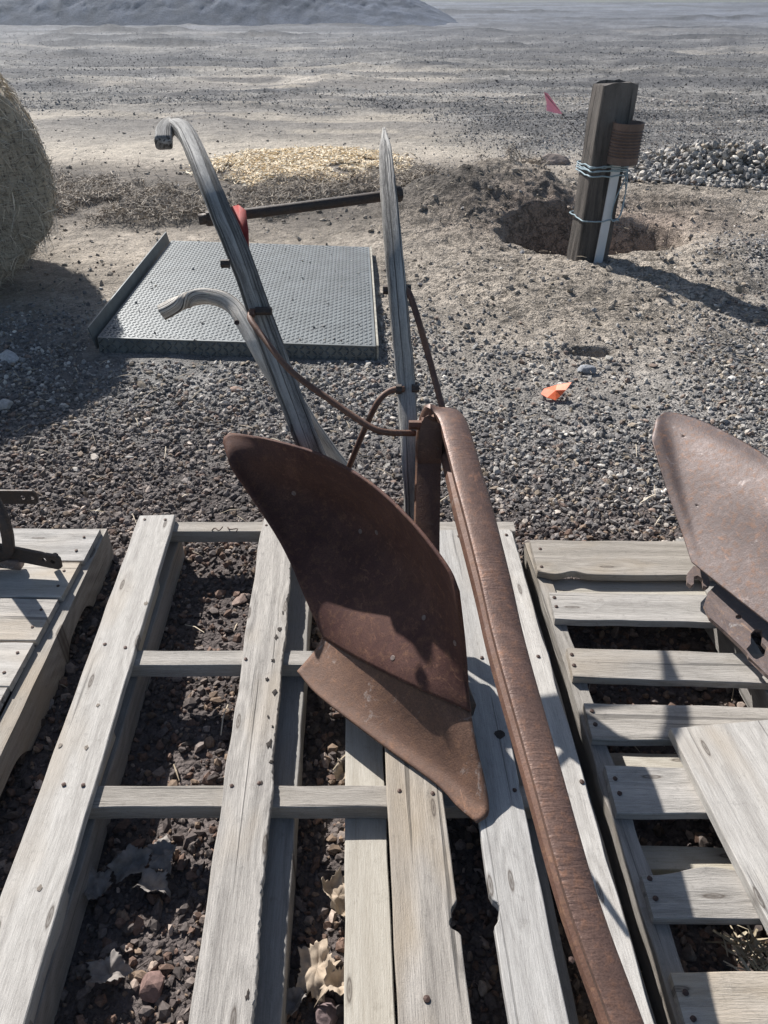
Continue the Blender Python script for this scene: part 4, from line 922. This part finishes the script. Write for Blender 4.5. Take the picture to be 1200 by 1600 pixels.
rock(915, 584, .048, (.24, .25, .27), 'rounded blue-grey rock lying just behind the orange scrap', seed=2)
rock(950, 566, .026, (.48, .45, .40), 'small pale rock beside the little hole in the mud', seed=3)
rock(930, 568, .022, (.42, .38, .32), 'flat tan rock at the lip of the little hole', (1.4, .7, .35), 4)
rock(862, 254, .17, (.25, .205, .18), 'brown boulder behind the dug hole, left of the post', (1.15, .8, .55), 5, dz=-.045)
rock(1142, 597, .026, (.50, .48, .45), 'pale flat pebble on the gravel right of the orange scrap', (1.3, .8, .4), 6)
rock(370, 612, .028, (.34, .24, .19), 'reddish tan stone on gravel left of the pale handle', (1.2, .8, .5), 7)
rock(378, 938, .030, (.27, .20, .17), 'flat reddish brick chip between first and second pallet boards', (1.3, .7, .4), 8)
rock(148, 716, .022, (.40, .36, .32), 'pale tan stone at the edge of the bale shadow', (1.2, .8, .4), 9)
rock(62, 1105, .034, (.22, .21, .21), 'round stone in shade beside the left pallet', (1.1, .9, .6), 10)
rock(240, 1545, .030, (.20, .13, .115), 'dull red lava rock under the middle pallet, bottom left', (1, .9, .7), 12)
rock(510, 1590, .028, (.20, .15, .15), 'purple-brown lava rock at the bottom between runners', (1, .9, .7), 13)
rock(12, 560, .06, (.45, .44, .43), 'whitish stone in the bale shadow at the left edge', (1.3, .8, .5), 14)
rock(8, 640, .05, (.42, .40, .38), 'whitish stone below another in the bale shadow', (1, .8, .6), 15)
rock(322, 523+0, .0001 if False else .018, (.55, .52, .48), 'tiny pale pebble on the tread plate edge', (1, .8, .5), 16) if False else None

# ------------------------------------------------------------------ dead leaves under the pallet
def leaf(px, py, s, rot, mat, label, seed, z=.03, curl=1.0):
    q = V(px, py, z); rs = random.Random(seed); nr_, na = 9, 72; vs = []; fs = []
    for j in range(nr_):
        r = (j/(nr_-1))
        for i in range(na):
            a = 6.2832*i/na; lob = 1-.30*abs(math.sin(a*2.5+seed))**.6-.09*r*abs(math.sin(a*11+seed))-.10*rs.random()*(j == nr_-1); x = r*lob*math.cos(a)*1.15; y = r*lob*math.sin(a)*.85
            zz = curl*(.35*x*x*math.sin(seed)+.45*y*y+.12*math.sin(6*x+seed)+.10*math.sin(7*y+seed*2)+.25*abs(y)+.05*math.sin(14*x+seed)*math.sin(12*y)+.04*abs(math.sin(a*5))*r); vs.append((x*s, y*s, zz*s))
    for j in range(nr_-1):
        for i in range(na): fs.append((j*na+i, j*na+(i+1) % na, (j+1)*na+(i+1) % na, (j+1)*na+i))
    me = bpy.data.meshes.new('dry_leaf'); me.from_pydata(vs, [], fs); me.update()
    for p_ in me.polygons: p_.use_smooth = True
    o = link('dry_leaf', me, M[mat]); o.location = q; o.rotation_euler = (rs.uniform(-.3, .3), rs.uniform(-.3, .3), rot)
    md = o.modifiers.new('s', 'SOLIDIFY'); md.thickness = .0007
    tag(o, label, 'leaf', 'dead leaves under the middle pallet')
leaf(205, 1350, .050, .6, 'leafdark', 'grey curled leaf touching another, between first and second boards', 3)
leaf(255, 1335, .046, 1.9, 'leafdark', 'pinkish grey leaf nearest the second board, above the middle gap', 4)
leaf(238, 1382, .045, 2.9, 'leafdark', 'lowest of the three touching leaves between first and second boards', 5)
leaf(170, 1520, .045, .2, 'leafdark', 'lone grey leaf in shade near the bottom left', 6)
leaf(150, 1385, .045, 1.3, 'leafdark', 'dark leaf tucked beside the first board runner', 7)
leaf(528, 1402, .052, 2.2, 'leaf', 'bright tan curled leaf beside the tan runner', 8, .04, 1.5)
leaf(537, 1205, .036, 1.0, 'leaf', 'small tan leaf just below the plow share', 9, .035, 1.6)
leaf(495, 1515, .060, 1.5, 'leaf', 'torn pale leaf in the narrow gap near the bottom', 10, .03)
leaf(530, 1540, .045, .4, 'leaf', 'crumpled pale leaf right of the torn one near the bottom', 11, .04, 1.6)
leaf(462, 1565, .032, .9, 'leafdark', 'small grey leaf at the bottom of the narrow gap', 12)
# clump of dry stems, bottom right
n_ = 70; c0 = V(1185, 1490, .03); P = np.array(c0)[None]+rng.normal(0, 1, (n_, 3))*np.array([.035, .02, .012])
o = strands('dry_stems', P+np.array([0, 0, .02]), flatdirs(n_, .6), rng.uniform(.03, .08, n_), rng.uniform(.003, .006, n_), colmix(n_, (.35, .28, .18), (.65, .58, .45)), curl=.4)
tag(o, kind='stuff', label='tangle of broken dry stems under the right pallet')

# ------------------------------------------------------------------ air over the yard
HZ = .0017
if HZ > 0:
    x0, x1, y0, y1, z0, z1 = -500, 500, -10, 620, -1.5, 6.0
    # the box encloses everything within reach of the camera
    vs = [(x, y, z) for z in (z0, z1) for x, y in ((x0, y0), (x1, y0), (x1, y1), (x0, y1))]
    mh = bpy.data.materials.new('haze_air'); mh.use_nodes = True; nt = mh.node_tree; nt.nodes.clear()
    o_ = nt.nodes.new('ShaderNodeOutputMaterial'); v_ = nt.nodes.new('ShaderNodeVolumePrincipled'); nt.links.new(v_.outputs[0], o_.inputs['Volume'])
    v_.inputs['Color'].default_value = (.76, .87, 1, 1); v_.inputs['Density'].default_value = HZ; v_.inputs['Anisotropy'].default_value = .6
    o = mesh_obj('haze', vs, [(3, 2, 1, 0), (4, 5, 6, 7), (0, 1, 5, 4), (1, 2, 6, 5), (2, 3, 7, 6), (3, 0, 4, 7)], mh); tag(o, kind='stuff', label='thin bluish haze over the far yard')
    mh.cycles.homogeneous_volume = True if hasattr(mh.cycles, 'homogeneous_volume') else None

# ------------------------------------------------------------------ light, camera
SUN_AZ, SUN_EL = math.radians(-33.0), math.radians(38)      # azimuth from +Y toward +X
sd = Vector((math.sin(SUN_AZ)*math.cos(SUN_EL), math.cos(SUN_AZ)*math.cos(SUN_EL), math.sin(SUN_EL)))
sl = bpy.data.lights.new('sun', 'SUN'); sl.energy = 5.0; sl.angle = math.radians(.55); sl.color = (1, .965, .915)
so = bpy.data.objects.new('sun', sl); COL.objects.link(so); so.rotation_euler = sd.to_track_quat('Z', 'Y').to_euler()
w = bpy.data.worlds.new('World'); sc.world = w; w.use_nodes = True; nt = w.node_tree
sk = nt.nodes.new('ShaderNodeTexSky'); sk.sky_type = 'NISHITA'; sk.sun_disc = False; sk.sun_elevation = SUN_EL; sk.sun_rotation = SUN_AZ
nt.links.new(sk.outputs[0], nt.nodes['Background'].inputs[0]); nt.nodes['Background'].inputs[1].default_value = .062
cam = bpy.data.cameras.new('camera'); co = bpy.data.objects.new('camera', cam); COL.objects.link(co); sc.camera = co
co.location = (0, 0, CAMH); co.rotation_euler = (math.pi/2-PITCH, 0, 0)
cam.sensor_fit = 'VERTICAL'; cam.sensor_height = 24; cam.lens = 24*FPX/1600; cam.clip_start = .02; cam.clip_end = 6000
vs_ = sc.view_settings; vs_.view_transform = 'Standard'; vs_.look = 'None'; vs_.exposure = .63; vs_.gamma = 1
sc.cycles.max_bounces = 4; sc.cycles.use_adaptive_sampling = True
